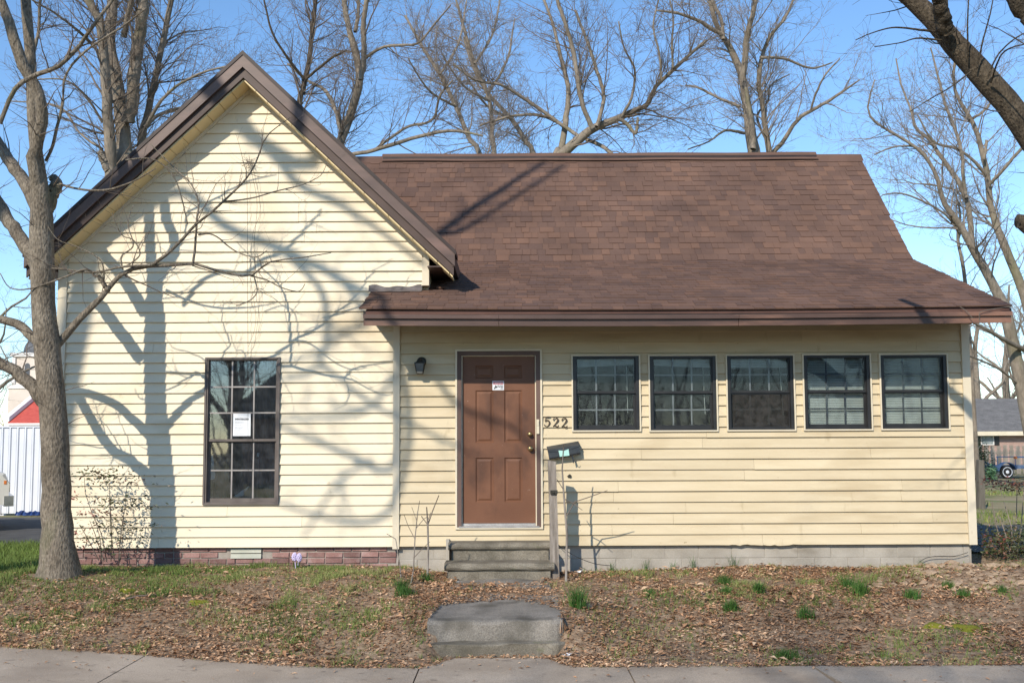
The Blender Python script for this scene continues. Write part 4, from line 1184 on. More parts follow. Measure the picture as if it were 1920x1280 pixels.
def root(limb, z=0.0, fl=1.25, lean=0.0):
    x, y, zz, r = limb[0]
    dx = (limb[0][0] - limb[1][0]) / max(.2, limb[1][2] - limb[0][2])
    return [(x + dx * (zz - z) * .4, y, z - .1, r * fl), (x + dx * (zz - z) * .2, y, z + (zz - z) * .5, r * 1.1)] + limb

# --- the tree in front of the gable
Y = -1.35
T0 = pl([(111, 1068, 76), (109, 1020, 62), (107, 970, 58), (104, 900, 55), (103, 830, 53), (96, 736, 51), (87, 640, 46), (82, 580, 42), (79, 487, 43), (77, 420, 42), (76, 385, 38), (70, 300, 24), (62, 230, 21), (58, 120, 20), (48, 0, 19), (40, -120, 17), (30, -300, 10)], Y, Y - .2)
T0 = [(a, b, c, r * (.93 if c < 2.5 else 1)) for a, b, c, r in T0]
T0[0] = (T0[0][0], T0[0][1], T0[0][2] - .12, T0[0][3])
limbs = [T0,
    pl([(80, 395, 30), (70, 345, 25), (64, 310, 24), (68, 270, 22), (80, 222, 22), (72, 175, 21), (48, 130, 22), (30, 80, 21), (8, 20, 18), (-20, -60, 16), (-50, -200, 10)], Y - .10, Y - .7, .02),
    pl([(75, 400, 28), (48, 345, 24), (20, 305, 22), (-8, 262, 20), (-60, 180, 15), (-130, 60, 9)], Y, Y + .5, .02),
    pl([(88, 400, 26), (98, 365, 26), (106, 345, 22), (100, 333, 16)], Y, Y + .05),
    pl([(72, 500, 26), (52, 470, 26), (28, 432, 24), (-2, 385, 22), (-60, 290, 15), (-110, 160, 8)], Y + .02, Y + .5, .02),
    pl([(88, 660, 22), (66, 638, 19), (40, 612, 17), (0, 598, 15), (-50, 590, 13), (-120, 540, 10), (-180, 430, 6)], Y, Y + .4, .02),
    pl([(95, 770, 26), (78, 742, 26), (50, 712, 24), (20, 690, 21), (-10, 674, 20), (-60, 610, 20), (-115, 500, 19), (-165, 390, 16), (-200, 250, 10)], Y, Y - .2, .02),
    pl([(86, 668, 18), (108, 645, 15), (140, 607, 13), (168, 580, 12), (195, 552, 10), (215, 525, 8.5), (245, 505, 8), (285, 497, 8), (325, 498, 6.5), (360, 494, 5.5), (400, 505, 5), (440, 515, 4.5), (470, 517, 4), (492, 500, 3.5), (515, 488, 3), (560, 484, 2.4), (620, 474, 1.6)], Y, Y - .15, .02),
    pl([(203, 545, 9), (193, 530, 9), (184, 516, 8)], Y - .05, Y - .1),
    pl([(285, 497, 6.5), (315, 475, 6), (342, 448, 5.5), (368, 420, 5), (400, 395, 4.5), (432, 365, 4), (462, 335, 3.5), (482, 300, 3), (500, 255, 2.4), (545, 220, 1.4)], Y - .1, Y - .4, .02),
    pl([(362, 493, 5), (367, 450, 4.5), (369, 410, 4), (372, 380, 3.6), (358, 345, 3.2), (330, 318, 2.6), (282, 270, 1.8)], Y - .12, Y + .1, .02),
    pl([(372, 440, 4), (400, 440, 3.2), (440, 470, 2.8), (478, 482, 2.2), (500, 470, 1.4)], Y - .12, Y - .3, .02),
    pl([(420, 378, 3.8), (470, 372, 3), (520, 358, 2.5), (565, 347, 2), (600, 330, 1.4), (612, 308, 1)], Y - .2, Y - .1, .02),
    pl([(470, 517, 3.6), (500, 525, 3), (530, 540, 2.4), (560, 546, 1.8), (572, 532, 1.1)], Y - .1, Y - .2, .01),
    pl([(476, 517, 3), (482, 545, 2.4), (470, 562, 2), (443, 573, 1.3)], Y - .1, Y - .2, .01),
    pl([(180, 520, 5), (160, 505, 4), (120, 520, 3.5), (60, 540, 3), (20, 540, 2.4), (0, 512, 1.8)], Y - .1, Y - .3, .01),
    pl([(285, 497, 5), (230, 500, 4.4), (180, 510, 4), (120, 505, 3), (80, 500, 2)], Y - .1, Y - .15, .01),
    pl([(0, 232, 9), (28, 166, 9), (70, 140, 9), (110, 124, 8.5), (150, 85, 8), (172, 52, 7), (215, -5, 6), (260, -60, 4)], Y - .9, Y - 1.3, .03),
    pl([(86, 302, 7), (98, 275, 6.5), (108, 235, 6), (118, 190, 5.5), (122, 145, 5), (150, 105, 4.5), (195, 72, 4), (230, 50, 3.5), (275, 15, 2.5)], Y - .1, Y - .5, .03),
    pl([(112, 345, 5), (150, 355, 4.5), (200, 356, 4), (250, 340, 3), (292, 316, 2)], Y - .05, Y - .4, .02),
    pl([(62, 100, 7), (72, 60, 6), (76, 0, 5.5), (90, -80, 4)], Y, Y + .3, .02),
    pl([(235, 300, 3), (290, 300, 2.6), (330, 340, 2.6), (352, 420, 2)], Y - .6, Y - .3, .03),
    pl([(230, 505, 3.6), (228, 480, 3), (250, 460, 2.5), (240, 420, 2), (250, 385, 1.4)], Y - .1, Y + .05, .02),
    pl([(235, 500, 3.4), (262, 478, 2.8), (250, 450, 2.3), (228, 440, 1.8), (210, 400, 1.2)], Y - .1, Y - .3, .02),
    pl([(195, 535, 3.4), (190, 490, 2.8), (150, 465, 2.3), (110, 450, 1.8), (90, 425, 1.2)], Y - .05, Y - .2, .02),
]
tree("bare_tree", "bare grey-barked tree standing in front of the left gable wall", limbs,
     [(0, 300, (.25, .8), (.5, 1.2), 6, .45, .16, .05, 4), (1, 700, (.08, .3), (.5, 1.1), 5, .5, .16, .04, 3)], MAT['bark'], MAT['twig'], 21, sides=16, amp=.022, mins=.0016, flare=.24)

# --- the near tree leaning in at the upper right
Y = -4.6
T1 = root(pl([(2600, 1180, 120), (2560, 1000, 108), (2450, 760, 98), (2250, 540, 86), (2060, 400, 72), (1955, 285, 62), (1897, 205, 58), (1840, 138, 55), (1795, 90, 53), (1755, 42, 48), (1710, 0, 42), (1640, -60, 34), (1550, -180, 24)], Y, Y + .2), -.35, 1.2)
limbs = [T1,
    pl([(1775, 62, 40), (1768, 30, 36), (1760, -10, 34), (1750, -90, 26)], Y, Y - .3),
    pl([(2250, 540, 60), (2080, 240, 52), (1950, 55, 46), (1905, 0, 42), (1850, -90, 32)], Y + .5, Y + .4),
    pl([(2250, 540, 60), (2080, 480, 50), (1975, 450, 42), (1908, 414, 34)], Y, Y + .2),
    pl([(1752, 60, 6), (1715, 55, 5), (1675, 52, 4), (1635, 62, 3), (1605, 75, 2)], Y, Y - .5, .05),
    pl([(1765, 76, 5), (1720, 72, 4), (1690, 80, 3), (1640, 88, 2)], Y, Y - .3, .05),
    pl([(1816, 110, 4.5), (1814, 60, 4), (1816, 0, 3), (1822, -60, 2)], Y, Y - .3, .03),
    pl([(1832, 128, 4.5), (1842, 80, 4), (1858, 20, 3), (1870, -50, 2)], Y, Y - .2, .03),
    pl([(1850, 148, 5), (1870, 105, 4), (1900, 75, 3.4), (1935, 55, 2.5)], Y, Y - .3, .03),
    pl([(1858, 155, 4.5), (1880, 100, 4), (1925, 82, 3)], Y, Y - .6, .03),
    pl([(1820, 135, 4), (1780, 165, 3.6), (1745, 185, 3), (1705, 210, 2)], Y, Y - .2, .03),
]
tree("bare_tree", "dark thick tree limb slanting across the upper right corner", limbs,
     [(0, 90, (.25, .9), (.5, 1.2), 6, .2, .14, .04, 4), (1, 260, (.1, .35), (.5, 1.1), 5, .5, .16, .04, 3)], MAT['bark3'], MAT['twig3'], 31, sides=18, amp=.02, mins=.0016)

# --- big multi-stemmed tree behind the gable
Y = 13.5
A = root(pl([(236, 330, 44), (233, 280, 34), (226, 200, 30), (215, 130, 26), (206, 80, 24), (210, 20, 24), (214, -60, 22), (220, -200, 14)], Y, Y + 1), .1)
limbs = [A,
    root(pl([(208, 330, 28), (204, 250, 25), (199, 170, 23), (196, 100, 22), (186, 40, 20), (165, 0, 17), (140, -60, 14), (110, -160, 8)], Y - .3, Y - 1.5), .1),
    pl([(240, 230, 30), (248, 180, 29), (256, 110, 28), (262, 60, 26), (268, 0, 25), (280, -90, 20), (300, -220, 10)], Y, Y - .5),
    root(pl([(262, 300, 20), (272, 230, 16), (286, 170, 15), (298, 110, 14), (310, 55, 13), (322, 0, 12), (340, -90, 8)], Y + .5, Y + 1), .1),
    pl([(232, 70, 14), (240, 30, 13), (252, -20, 11), (270, -90, 8)], Y, Y - 1),
    pl([(203, 320, 18), (194, 300, 18), (188, 285, 16)], Y - .4, Y - .5),
    pl([(270, 240, 9), (300, 215, 8), (350, 200, 6), (420, 190, 4), (470, 165, 3)], Y, Y + 2, .2),
    pl([(275, 235, 8), (310, 180, 7), (370, 140, 5), (450, 120, 4)], Y, Y - 1, .2),
    pl([(190, 105, 8), (160, 70, 7), (110, 30, 5), (60, 0, 4)], Y, Y - 2, .2),
    pl([(192, 230, 6), (160, 180, 5), (120, 150, 4), (60, 150, 3)], Y, Y - 1, .2),
    pl([(192, 280, 6), (150, 250, 5), (110, 200, 4), (20, 190, 3)], Y, Y + 1, .2),
]
LV = lambda a, b, c: [(0, a, (1.2, 3.2), (.4, 1.1), 8, .35, .13, .03, 4), (1, int(b * .85), (.5, 1.5), (.4, 1.0), 6, .5, .15, .02, 3), (2, int(c * .72), (.25, .85), (.4, 1.0), 3, .55, .16, .02, 3)]
tree("bare_tree", "tall bare tree with several pale stems rising behind the gable roof", limbs, LV(230, 1900, 6500), MAT['bark2'], MAT['twig'], 41, sides=12, amp=.04, mins=.0042)

Y = 20
B = root(pl([(622, 330, 24), (636, 275, 21), (650, 235, 20), (668, 180, 19), (674, 140, 18), (664, 90, 15), (652, 45, 13), (645, 0, 12), (640, -80, 9)], Y, Y + 1), .1)
limbs = [B,
    pl([(676, 150, 14), (683, 95, 13), (681, 50, 12), (688, 0, 11), (700, -90, 8)], Y, Y - .5),
    pl([(666, 60, 9), (672, 20, 8), (668, -40, 7)], Y, Y + .5),
    pl([(684, 110, 8), (715, 90, 7), (750, 85, 6), (785, 80, 5), (815, 45, 4), (845, 10, 3)], Y, Y - 2, .2),
    pl([(640, 250, 10), (628, 205, 9), (610, 170, 8), (575, 150, 6), (540, 120, 5)], Y, Y + 1, .2),
    pl([(652, 290, 9), (690, 285, 9), (740, 270, 9), (790, 255, 8), (850, 245, 7), (905, 255, 4)], Y - 2, Y - 3, .2),
    pl([(700, 283, 7), (760, 240, 6), (810, 225, 6), (825, 180, 5), (850, 150, 4)], Y - 2, Y - 3, .2),
]
tree("bare_tree", "bare tree with a forked trunk leaning right, left of the roof ridge", limbs, LV(120, 900, 3400), MAT['bark2'], MAT['twig'], 51, amp=.04, mins=.005)
Y = 17
B2 = root(pl([(560, 215, 13), (568, 170, 12), (580, 110, 11), (586, 50, 10), (592, 0, 9), (600, -90, 6)], Y, Y + 1), .1)
limbs = [B2, pl([(572, 150, 7), (540, 110, 6), (510, 60, 5), (495, 0, 4)], Y, Y - 1, .2), pl([(572, 150, 6), (620, 110, 6), (650, 95, 4)], Y, Y - 1, .2)]
tree("bare_tree", "slender dark bare stem just right of the gable peak", limbs, LV(80, 600, 2400), MAT['bark3'], MAT['twig'], 52, amp=.03, mins=.004)

Y = 19
Cc = root(pl([(1038, 310, 28), (1052, 292, 24), (1085, 262, 21), (1118, 238, 18), (1160, 222, 15), (1195, 205, 12), (1213, 197, 11), (1228, 165, 9), (1255, 138, 9), (1285, 110, 8), (1325, 75, 6)], Y, Y - 2), .1)
limbs = [Cc,
    pl([(1050, 296, 18), (1056, 262, 15), (1062, 220, 13), (1066, 170, 11), (1052, 110, 9), (1038, 50, 7), (1020, 0, 6)], Y, Y + 1, .1),
    pl([(1112, 240, 12), (1095, 205, 11), (1085, 160, 11), (1075, 95, 10), (1060, 45, 9), (1045, 0, 8), (1030, -60, 6)], Y - 1, Y - 2, .1),
    pl([(1118, 238, 9), (1132, 185, 9), (1118, 130, 8), (1100, 75, 7), (1078, 20, 6)], Y - 1, Y, .1),
    pl([(1088, 258, 9), (1050, 232, 8), (1010, 216, 7), (960, 218, 6), (900, 235, 5)], Y - .5, Y + 1, .2),
    pl([(1060, 240, 8), (1020, 210, 8), (975, 180, 7), (940, 160, 6), (890, 150, 5), (850, 120, 4)], Y, Y - 1, .2),
    pl([(1160, 222, 9), (1178, 235, 9), (1192, 250, 8), (1196, 220, 5)], Y - 1, Y - 1.2),
    pl([(1100, 262, 9), (1130, 275, 9), (1160, 300, 8)], Y, Y - 1),
    pl([(1165, 220, 7), (1185, 180, 6), (1190, 130, 5), (1170, 90, 4), (1160, 40, 3)], Y - 1, Y - 2, .1),
    pl([(1240, 150, 6), (1236, 100, 5), (1225, 50, 4), (1235, 0, 3)], Y - 2, Y - 2.5, .1),
    pl([(1262, 128, 5), (1260, 80, 5), (1262, 30, 4), (1250, -20, 3)], Y - 2, Y - 1.5, .1),
]
tree("bare_tree", "spreading bare tree with a long low limb above the middle of the ridge", limbs, LV(200, 1500, 5600), MAT['bark2'], MAT['twig'], 61, amp=.04, mins=.005)

Y = 26
for k, (pts, lab) in enumerate((
    ([(905, 310, 12), (880, 260, 11), (855, 200, 10), (825, 140, 9), (790, 85, 7), (760, 30, 5)], "thin pale bare tree leaning left above the ridge"),
    ([(928, 310, 11), (922, 250, 10), (918, 190, 9), (890, 120, 8), (872, 60, 7), (855, 0, 5)], "thin pale bare tree beside the leaning one above the ridge"),
    ([(1005, 310, 12), (985, 265, 11), (960, 225, 10), (915, 175, 8), (885, 120, 6), (870, 70, 5)], "slim bare tree slanting left near the spreading tree"))):
    tr = root(pl(pts, Y + k * 3, Y + k * 3 + 1, .1), .1)
    m_ = len(pts) // 2
    l2 = pl([(pts[m_][0], pts[m_][1], 6), (pts[m_][0] + 35, pts[m_][1] - 60, 5), (pts[m_][0] + 50, pts[m_][1] - 140, 3)], Y + k * 3, Y + k * 3 + 2, .2)
    l3 = pl([(pts[m_ - 1][0], pts[m_ - 1][1], 6), (pts[m_ - 1][0] - 50, pts[m_ - 1][1] - 30, 5), (pts[m_ - 1][0] - 90, pts[m_ - 1][1] - 90, 3)], Y + k * 3, Y + k * 3 - 2, .2)
    tree("bare_tree", lab, [tr, l2, l3], LV(90, 700, 2400), MAT['bark2'], MAT['twig2'], 71 + k, amp=.03, mins=.006)

Y = 21
D = root(pl([(1416, 310, 30), (1411, 270, 26), (1404, 225, 23), (1398, 180, 19), (1390, 140, 17), (1372, 95, 15), (1352, 65, 12), (1338, 30, 11), (1328, -20, 9), (1315, -100, 6)], Y, Y + 1), .1)
limbs = [D,
    pl([(1393, 150, 15), (1397, 105, 14), (1402, 60, 13), (1412, 25, 11), (1420, -20, 9)], Y, Y - 1),
    pl([(1412, 280, 14), (1410, 240, 12), (1404, 200, 10), (1398, 165, 7)], Y - .4, Y - .5),
    root(pl([(1444, 300, 14), (1436, 250, 12), (1430, 200, 11), (1422, 150, 10), (1432, 95, 9), (1450, 60, 8), (1475, 30, 6), (1495, -20, 5)], Y + 1, Y, .1), .1),
    pl([(1446, 290, 11), (1470, 262, 10), (1495, 225, 9), (1520, 208, 8), (1550, 192, 7), (1590, 165, 5), (1612, 150, 3)], Y + 1, Y - 1, .1),
    pl([(1352, 65, 9), (1310, 40, 8), (1270, 25, 6), (1230, 20, 4)], Y, Y - 1, .2),
    pl([(1356, 75, 9), (1352, 35, 8), (1335, 0, 8), (1325, -50, 6)], Y, Y + 1),
    pl([(1388, 200, 7), (1350, 185, 6), (1310, 165, 5), (1285, 160, 3)], Y, Y + 1, .2),
    pl([(1396, 250, 7), (1360, 245, 6), (1330, 265, 4), (1290, 280, 3)], Y, Y - 1, .2),
    pl([(1425, 108, 7), (1470, 110, 6), (1520, 128, 5), (1560, 118, 3)], Y, Y + 1, .2),
    pl([(1520, 208, 5), (1530, 175, 5), (1548, 140, 4), (1575, 110, 3)], Y, Y - 1, .2),
    pl([(1440, 270, 6), (1420, 220, 5), (1440, 190, 5), (1445, 160, 4), (1480, 140, 3)], Y + 1, Y + 2, .2),
]
tree("bare_tree", "bare tree with split bark standing behind the right part of the ridge", limbs, LV(190, 1400, 5200), MAT['bark2'], MAT['twig2'], 81, amp=.05, mins=.005)

Y = 17
E1 = root(pl([(1890, 600, 26), (1873, 556, 22), (1848, 508, 19), (1823, 466, 17), (1805, 430, 15), (1787, 405, 14), (1768, 375, 11), (1756, 330, 9), (1738, 298, 8), (1715, 275, 7), (1675, 250, 6), (1640, 228, 5), (1627, 200, 4), (1640, 150, 3)], Y, Y - 1), .1)
limbs = [E1,
    pl([(1823, 466, 15), (1820, 425, 13), (1814, 380, 12), (1800, 345, 11), (1782, 318, 10), (1764, 294, 9), (1742, 262, 8), (1717, 240, 7), (1708, 205, 5), (1690, 160, 4), (1680, 110, 3)], Y, Y + 1),
    pl([(1812, 372, 8), (1806, 330, 8), (1804, 290, 8), (1790, 240, 7), (1772, 195, 6), (1758, 140, 5), (1745, 90, 3)], Y, Y + 1.5),
    root(pl([(1935, 600, 24), (1918, 548, 21), (1900, 500, 19), (1881, 458, 18), (1868, 420, 16), (1857, 390, 15), (1853, 340, 13), (1845, 300, 12), (1834, 255, 11), (1820, 222, 10), (1802, 195, 8), (1790, 165, 7), (1789, 118, 6), (1800, 60, 4)], Y + 1, Y + 1.5), .1),
    pl([(1850, 330, 8), (1822, 298, 7), (1790, 278, 6), (1750, 265, 5), (1720, 215, 3)], Y + 1, Y, .1),
    pl([(1856, 345, 8), (1880, 320, 8), (1905, 290, 7), (1930, 265, 6)], Y + 1, Y, .1),
    pl([(1824, 222, 6), (1845, 208, 6), (1865, 180, 5), (1875, 140, 3)], Y + 1, Y + 2, .1),
    pl([(1845, 300, 7), (1848, 280, 7), (1850, 262, 6)], Y + 1, Y + 1),
    pl([(1756, 330, 6), (1725, 280, 5), (1680, 275, 4), (1640, 290, 3)], Y, Y - 1, .2),
    pl([(1800, 440, 5), (1770, 400, 5), (1700, 365, 4), (1655, 365, 3)], Y, Y - 1, .2),
    root(pl([(1812, 560, 9), (1806, 500, 8), (1796, 450, 7), (1800, 400, 5), (1790, 360, 3)], Y + 4, Y + 4), .1),
    root(pl([(1880, 720, 14), (1868, 690, 13), (1850, 640, 13), (1820, 612, 9), (1790, 600, 6)], Y - 3, Y - 4), .1) if False else pl([(1930, 660, 12), (1890, 640, 10), (1850, 618, 8), (1815, 600, 5)], Y, Y - 2, .1),
    pl([(1910, 720, 5), (1870, 690, 5), (1830, 672, 4), (1800, 660, 3)], Y, Y - 2, .1),
]
tree("bare_tree", "pale bare tree with long curved stems beyond the right corner of the roof", limbs, LV(210, 1500, 5600), MAT['bark2'], MAT['twig2'], 91, amp=.04, mins=.0045)

# --- generic trees further off
def free_tree(label, x, y, h, r, seed, twig, n=(60, 500, 1800), group="bare trees in the distance", bark='bark2', spread=.5, nl=9, mins=.005):
    rng = np.random.default_rng(seed)
    z0 = float(gz(x, y)) - .1
    pts = [(x, y, z0, r)]
    dx, dy = rng.normal() * .04, rng.normal() * .04
    for k in range(1, 7):
        pts.append((x + dx * h * k / 6 + rng.normal() * .1, y + dy * h * k / 6 + rng.normal() * .1, z0 + h * k / 6, r * (1 - .14 * k)))
    limbs = [pts]
    for k in range(nl):
        t = .25 + .65 * k / nl; i = int(t * 6); b = np.array(pts[i][:3]); az = rng.random() * 6.28
        L = h * spread * (1 - .5 * t) * (.7 + .5 * rng.random()); q = [(*b, pts[i][3] * .55)]
        d = np.array([math.cos(az), math.sin(az), .9])
        for s in range(1, 5):
            d = d + rng.normal(size=3) * .18 + np.array([0, 0, .15]); p = b + unit(d) * L * s / 4
            q.append((*p, pts[i][3] * .55 * (1 - .2 * s)))
        limbs.append(q)
    sc = h / 10
    return tree("bare_tree", label, limbs, [(0, n[0], (1.2 * sc, 3.0 * sc), (.4, 1.1), 7, .4, .13, .04, 4), (1, n[1], (.6 * sc, 1.6 * sc), (.4, 1.0), 5, .5, .15, .03, 3), (2, int(n[2] * 1.2), (.25 * sc, .8 * sc), (.4, 1), 3, .55, .16, .02, 3)],
                MAT[bark], MAT[twig], seed, group=group, K=14, sides=8, mins=mins)
FT = [(1830, 58, 12, "twiggy bare tree just right of the house corner above the grey roof"), (1875, 66, 14, "twiggy bare tree in the middle of the thicket above the grey roof"),
      (1925, 60, 13, "twiggy bare tree at the right edge above the grey roof"), (1780, 75, 15, "far bare tree showing low beside the right roof slope"),
      (800, 55, 15, "far bare tree low above the left end of the ridge"), (1180, 52, 14, "far bare tree low behind the spreading tree"), (980, 60, 16, "far bare tree low above the middle of the ridge"),
      (-60, 32, 13, "far bare tree behind the foreground trunk at the left edge"), (330, 24, 13, "twiggy bare tree hidden mostly by the gable"), (1300, 60, 15, "far faint bare tree in the gap right of the spreading tree"), (1560, 58, 12, "far faint bare tree right of the split-bark tree")]
for i, (px, Yt, h, lab) in enumerate(FT):
    p = at(px, 800, Yt)
    free_tree(lab, p[0], Yt, h * (1.0 if Yt > 40 else .95), .16 + .004 * Yt, 200 + i, 'twig2' if i not in (7, 8) else 'twig', (40, 320, 1100) if i not in (8,) else (70, 700, 2600), mins=.0055 if Yt > 40 else .004)
# trees on the street side, outside the view: they throw the shadows on the walk, roof and siding and stand in the window reflections
SV = np.array([.52, 1.0, -.70])
def lit(p, t, r): q = np.asarray(p) - SV * t; return (q[0], q[1], q[2], r)
def lw(pts, t, r0, r1):
    return [lit(at(x, y, 0), t + .25 * math.sin(i * 1.9), r0 + (r1 - r0) * i / (len(pts) - 1)) for i, (x, y) in enumerate(pts)]
def lr(pts, t, r0, r1):
    out = []
    for i, (x, y) in enumerate(pts):
        d = ray(x, y); k = (ZB - YB * 1.045 - CAM[2] + 1.045 * CAM[1]) / (d[2] - 1.045 * d[1])
        out.append(lit(CAM + d * k, t, r0 + (r1 - r0) * i / (len(pts) - 1)))
    return out
q0 = lit(at(250, 60, 0), 9.5, .12)
limbs = [[(-10.8, -9.2, -.45, .24), (-10.7, -9.2, 3, .21), (-10.5, -9.3, 7, .18), (-10.1, -9.4, 10.5, .15), q0, (q0[0] + .3, q0[1], q0[2] + 2.5, .07), (q0[0] + .4, q0[1], q0[2] + 4, .03)],
    [q0] + lw([(400, 140), (453, 218), (504, 285), (571, 353), (640, 386), (720, 440), (800, 500)], 9.4, .07, .035),
    [(-10.1, -9.4, 10.5, .1)] + lw([(330, 360), (420, 423), (530, 470), (640, 524), (740, 590), (800, 680)], 9.5, .07, .04),
    lw([(530, 470), (600, 540), (618, 608), (615, 635), (601, 682), (571, 702), (524, 709), (470, 700)], 9.5, .05, .02),
    lw([(601, 682), (640, 712), (700, 760), (780, 800), (880, 850)], 9.5, .04, .02),
    lw([(640, 524), (690, 600), (650, 625), (600, 660), (525, 690)], 9.5, .04, .018),
    lw([(740, 590), (745, 720), (740, 880), (634, 844), (523, 798), (440, 760)], 9.6, .05, .02),
    lw([(740, 590), (770, 800), (736, 950), (660, 981), (523, 945)], 9.6, .05, .02),
    lw([(742, 700), (690, 770), (600, 785), (524, 786)], 9.6, .035, .018),
    lw([(700, 862), (640, 900), (600, 960), (570, 1010)], 9.6, .03, .015),
    lw([(800, 680), (860, 760), (960, 800), (1050, 900)], 9.6, .04, .02),
    [q0] + lr([(720, 520), (820, 440), (920, 370), (1020, 305)], 11, .09, .045),
    lr([(820, 440), (870, 430), (950, 380), (1060, 310)], 11, .06, .03),
]
tree("bare_tree", "bare street tree outside the frame whose limbs shade the gable", limbs,
     [(0, 160, (.4, 1.4), (.5, 1.1), 6, .4, .16, .03, 4), (1, 500, (.2, .7), (.5, 1.1), 4, .5, .16, .02, 3)], MAT['bark'], MAT['twig'], 301, group="trees on the street side", amp=.03, mins=.005)
free_tree("bare street tree outside the frame shading the porch roof", -3.2, -21.5, 17, .2, 302, 'twig', (90, 700, 1500), "trees on the street side", 'bark', .42, 10, .006)
free_tree("bare street tree outside the frame, across the road", -10.5, -26, 15, .3, 303, 'twig', (90, 700, 1500), "trees on the street side", 'bark', .45, 10, .006)
free_tree("bare street tree outside the frame, far across the road", -5.5, -31, 16, .3, 304, 'twig', (90, 700, 1500), "trees on the street side", 'bark', .45, 10, .006)
# ------------------------------------------------------------------ leaf litter, grass, soil
rg = np.random.default_rng(77)
def inside(x, y, x0, x1, y0, y1): return (x > x0) & (x < x1) & (y > y0) & (y < y1)
def blocked(x, y):
    ed = (fbm(x, y, 4, 50) - .5) * .35
    b = (np.abs(x - (xa + xb) / 2) < (xb - xa) / 2 - .03 - np.maximum(0, (y - YA - .35)) * .16 + ed * .5) & (y > YA - .19) & (y < YA + 1.05 + ed - 1.1 * np.abs(x - (xa + xb) / 2) ** 2) | inside(x, y, sX0 - .03, sX1 + .05, -.66, .1)
    b |= inside(x, y, sX0 + .12, sX1 - .1, -1.05, -.6)
    ef = np.array([edge_far(v) for v in x]); b |= (y < ef - .03 - .05 * vnoise(x, y, 5)) & (y > -5.1)
    b |= ((x + 4.95) ** 2 + (y + 1.35) ** 2) < .05
    return b
def surf(x, y):
    z = gz(x, y)
    z = np.where(inside(x, y, xa, xb, YA + .02, YA + 1.5), np.maximum(z, -.076), z)
    z = np.where(inside(x, y, xa, xb, YA - .15, YA + .02), np.maximum(z, zstep + .004), z)
    z = np.where(inside(x, y, sX0 + .05, sX1 - .02, -1.3, -.6), np.maximum(z, -.05), z)
    ef = np.array([edge_far(v) for v in np.ravel(x)]).reshape(np.shape(x))
    zw = -0.338 + 0.115 * sst((-1.2 - x) / 3.6)
    return np.where(y < ef, np.maximum(z, zw + .001), z)
def right_sand(x, y): return sst((x - 3.6) / 1.2) * sst((y + 2.1) / .7)
def leaf_mask(x, y):
    n = fbm(x, y, 1.6, 5)
    left = (x < -1.2)
    m = np.where(left, sst((-1.1 - y) / 1.6) * .75 + .22, .9)
    m = np.maximum(m, np.exp(-((x - .1) / 1.3) ** 2) * 1.0)
    m = m * (1 - .72 * right_sand(x, y))
    m = m * (1 - .55 * np.exp(-((x - 2.6) / 1.0) ** 2 - ((y + 1.1) / .35) ** 2))
    return m * (.35 + 1.1 * sst((n - .25) / .4))
def grass_mask(x, y):
    n = fbm(x, y, 1.3, 9); n2 = fbm(x, y, 3.5, 14)
    m = np.where(x < -1.25, sst((y + 3.3) / 1.8) * 1.5 + .5, .3)
    m = m + 1.0 * np.exp(-((x - 2.7) / 1.0) ** 2 - ((y + 1.15) / .32) ** 2) + .25 * np.exp(-((x - 4.5) / .9) ** 2 - ((y + 1.9) / .4) ** 2)
    m = m * (1 - .9 * np.exp(-((x - .1) / 1.1) ** 2))
    return m * sst((n - .34) / .26) * sst((n2 - .28) / .3)
def leaves(n, keep, smin, smax, dz, ylo=-4.05, yhi=-.03, free=False):
    x = rg.uniform(-7.6, 8.2, n); y = rg.uniform(ylo, yhi, n)
    k = (rg.random(n) < keep(x, y)) & (~blocked(x, y) | free); x, y = x[k], y[k]; n = len(x)
    z = surf(x, y) + rg.random(n) ** 2 * dz + .004
    L = rg.uniform(smin, smax, n); W = L * rg.uniform(.28, .5, n); a = rg.random(n) * 6.283; tl = rg.normal(size=n) * .22; rl = rg.normal(size=n) * .28
    u = np.stack([np.cos(a) * np.cos(tl), np.sin(a) * np.cos(tl), np.sin(tl)], 1)
    v = np.stack([-np.sin(a) * np.cos(rl), np.cos(a) * np.cos(rl), np.sin(rl)], 1)
    c = np.stack([x, y, z], 1); f = (rg.uniform(.1, .5, n) * W)[:, None] * np.array([0, 0, 1.0])
    P = np.stack([c - u * L[:, None] / 2, c + v * W[:, None] / 2 + f, c + u * L[:, None] / 2 + f * rg.uniform(-.5, 1, n)[:, None], c - v * W[:, None] / 2 + f], 1)
    low = surf(P[..., 0], P[..., 1]) + .003
    P[..., 2] = np.maximum(P[..., 2], low)
    i = np.arange(n)[:, None] * 4
    Fc = np.concatenate([i + np.array([[0, 1, 2]]), i + np.array([[0, 2, 3]])])
    t = np.clip(rg.beta(2.2, 2.2, n) + (vnoise(x, y, 2.5, 20) - .5) * .5, 0, 1)
    return P.reshape(-1, 3), Fc, np.concatenate([t, t])
V, Fc, tn = leaves(120000, leaf_mask, .018, .055, .025)
V2_, F2_, t2_ = leaves(9000, lambda x, y: leaf_mask(x, y) * sst((fbm(x, y, 2.4, 60) - .48) / .15), .05, .10, .05)
V3_, F3_, t3_ = leaves(1500, lambda x, y: .15 + .75 * np.exp((-3.6 - np.abs(y)) * 0 - np.maximum(0, -3.7 - y) * 4), .02, .055, .004, -5.0, -3.4, True)
V2_, F2_, t2_ = np.concatenate([V2_, V3_]), np.concatenate([F2_, F3_ + len(V2_)]), np.concatenate([t2_, t3_])
V, Fc, tn = np.concatenate([V, V2_]), np.concatenate([Fc, F2_ + len(V)]), np.concatenate([tn, t2_])
o = link("leaf_litter", np_mesh("leaf_litter", V, Fc, tn), None, (0, 0, 0), MAT['leaf'])
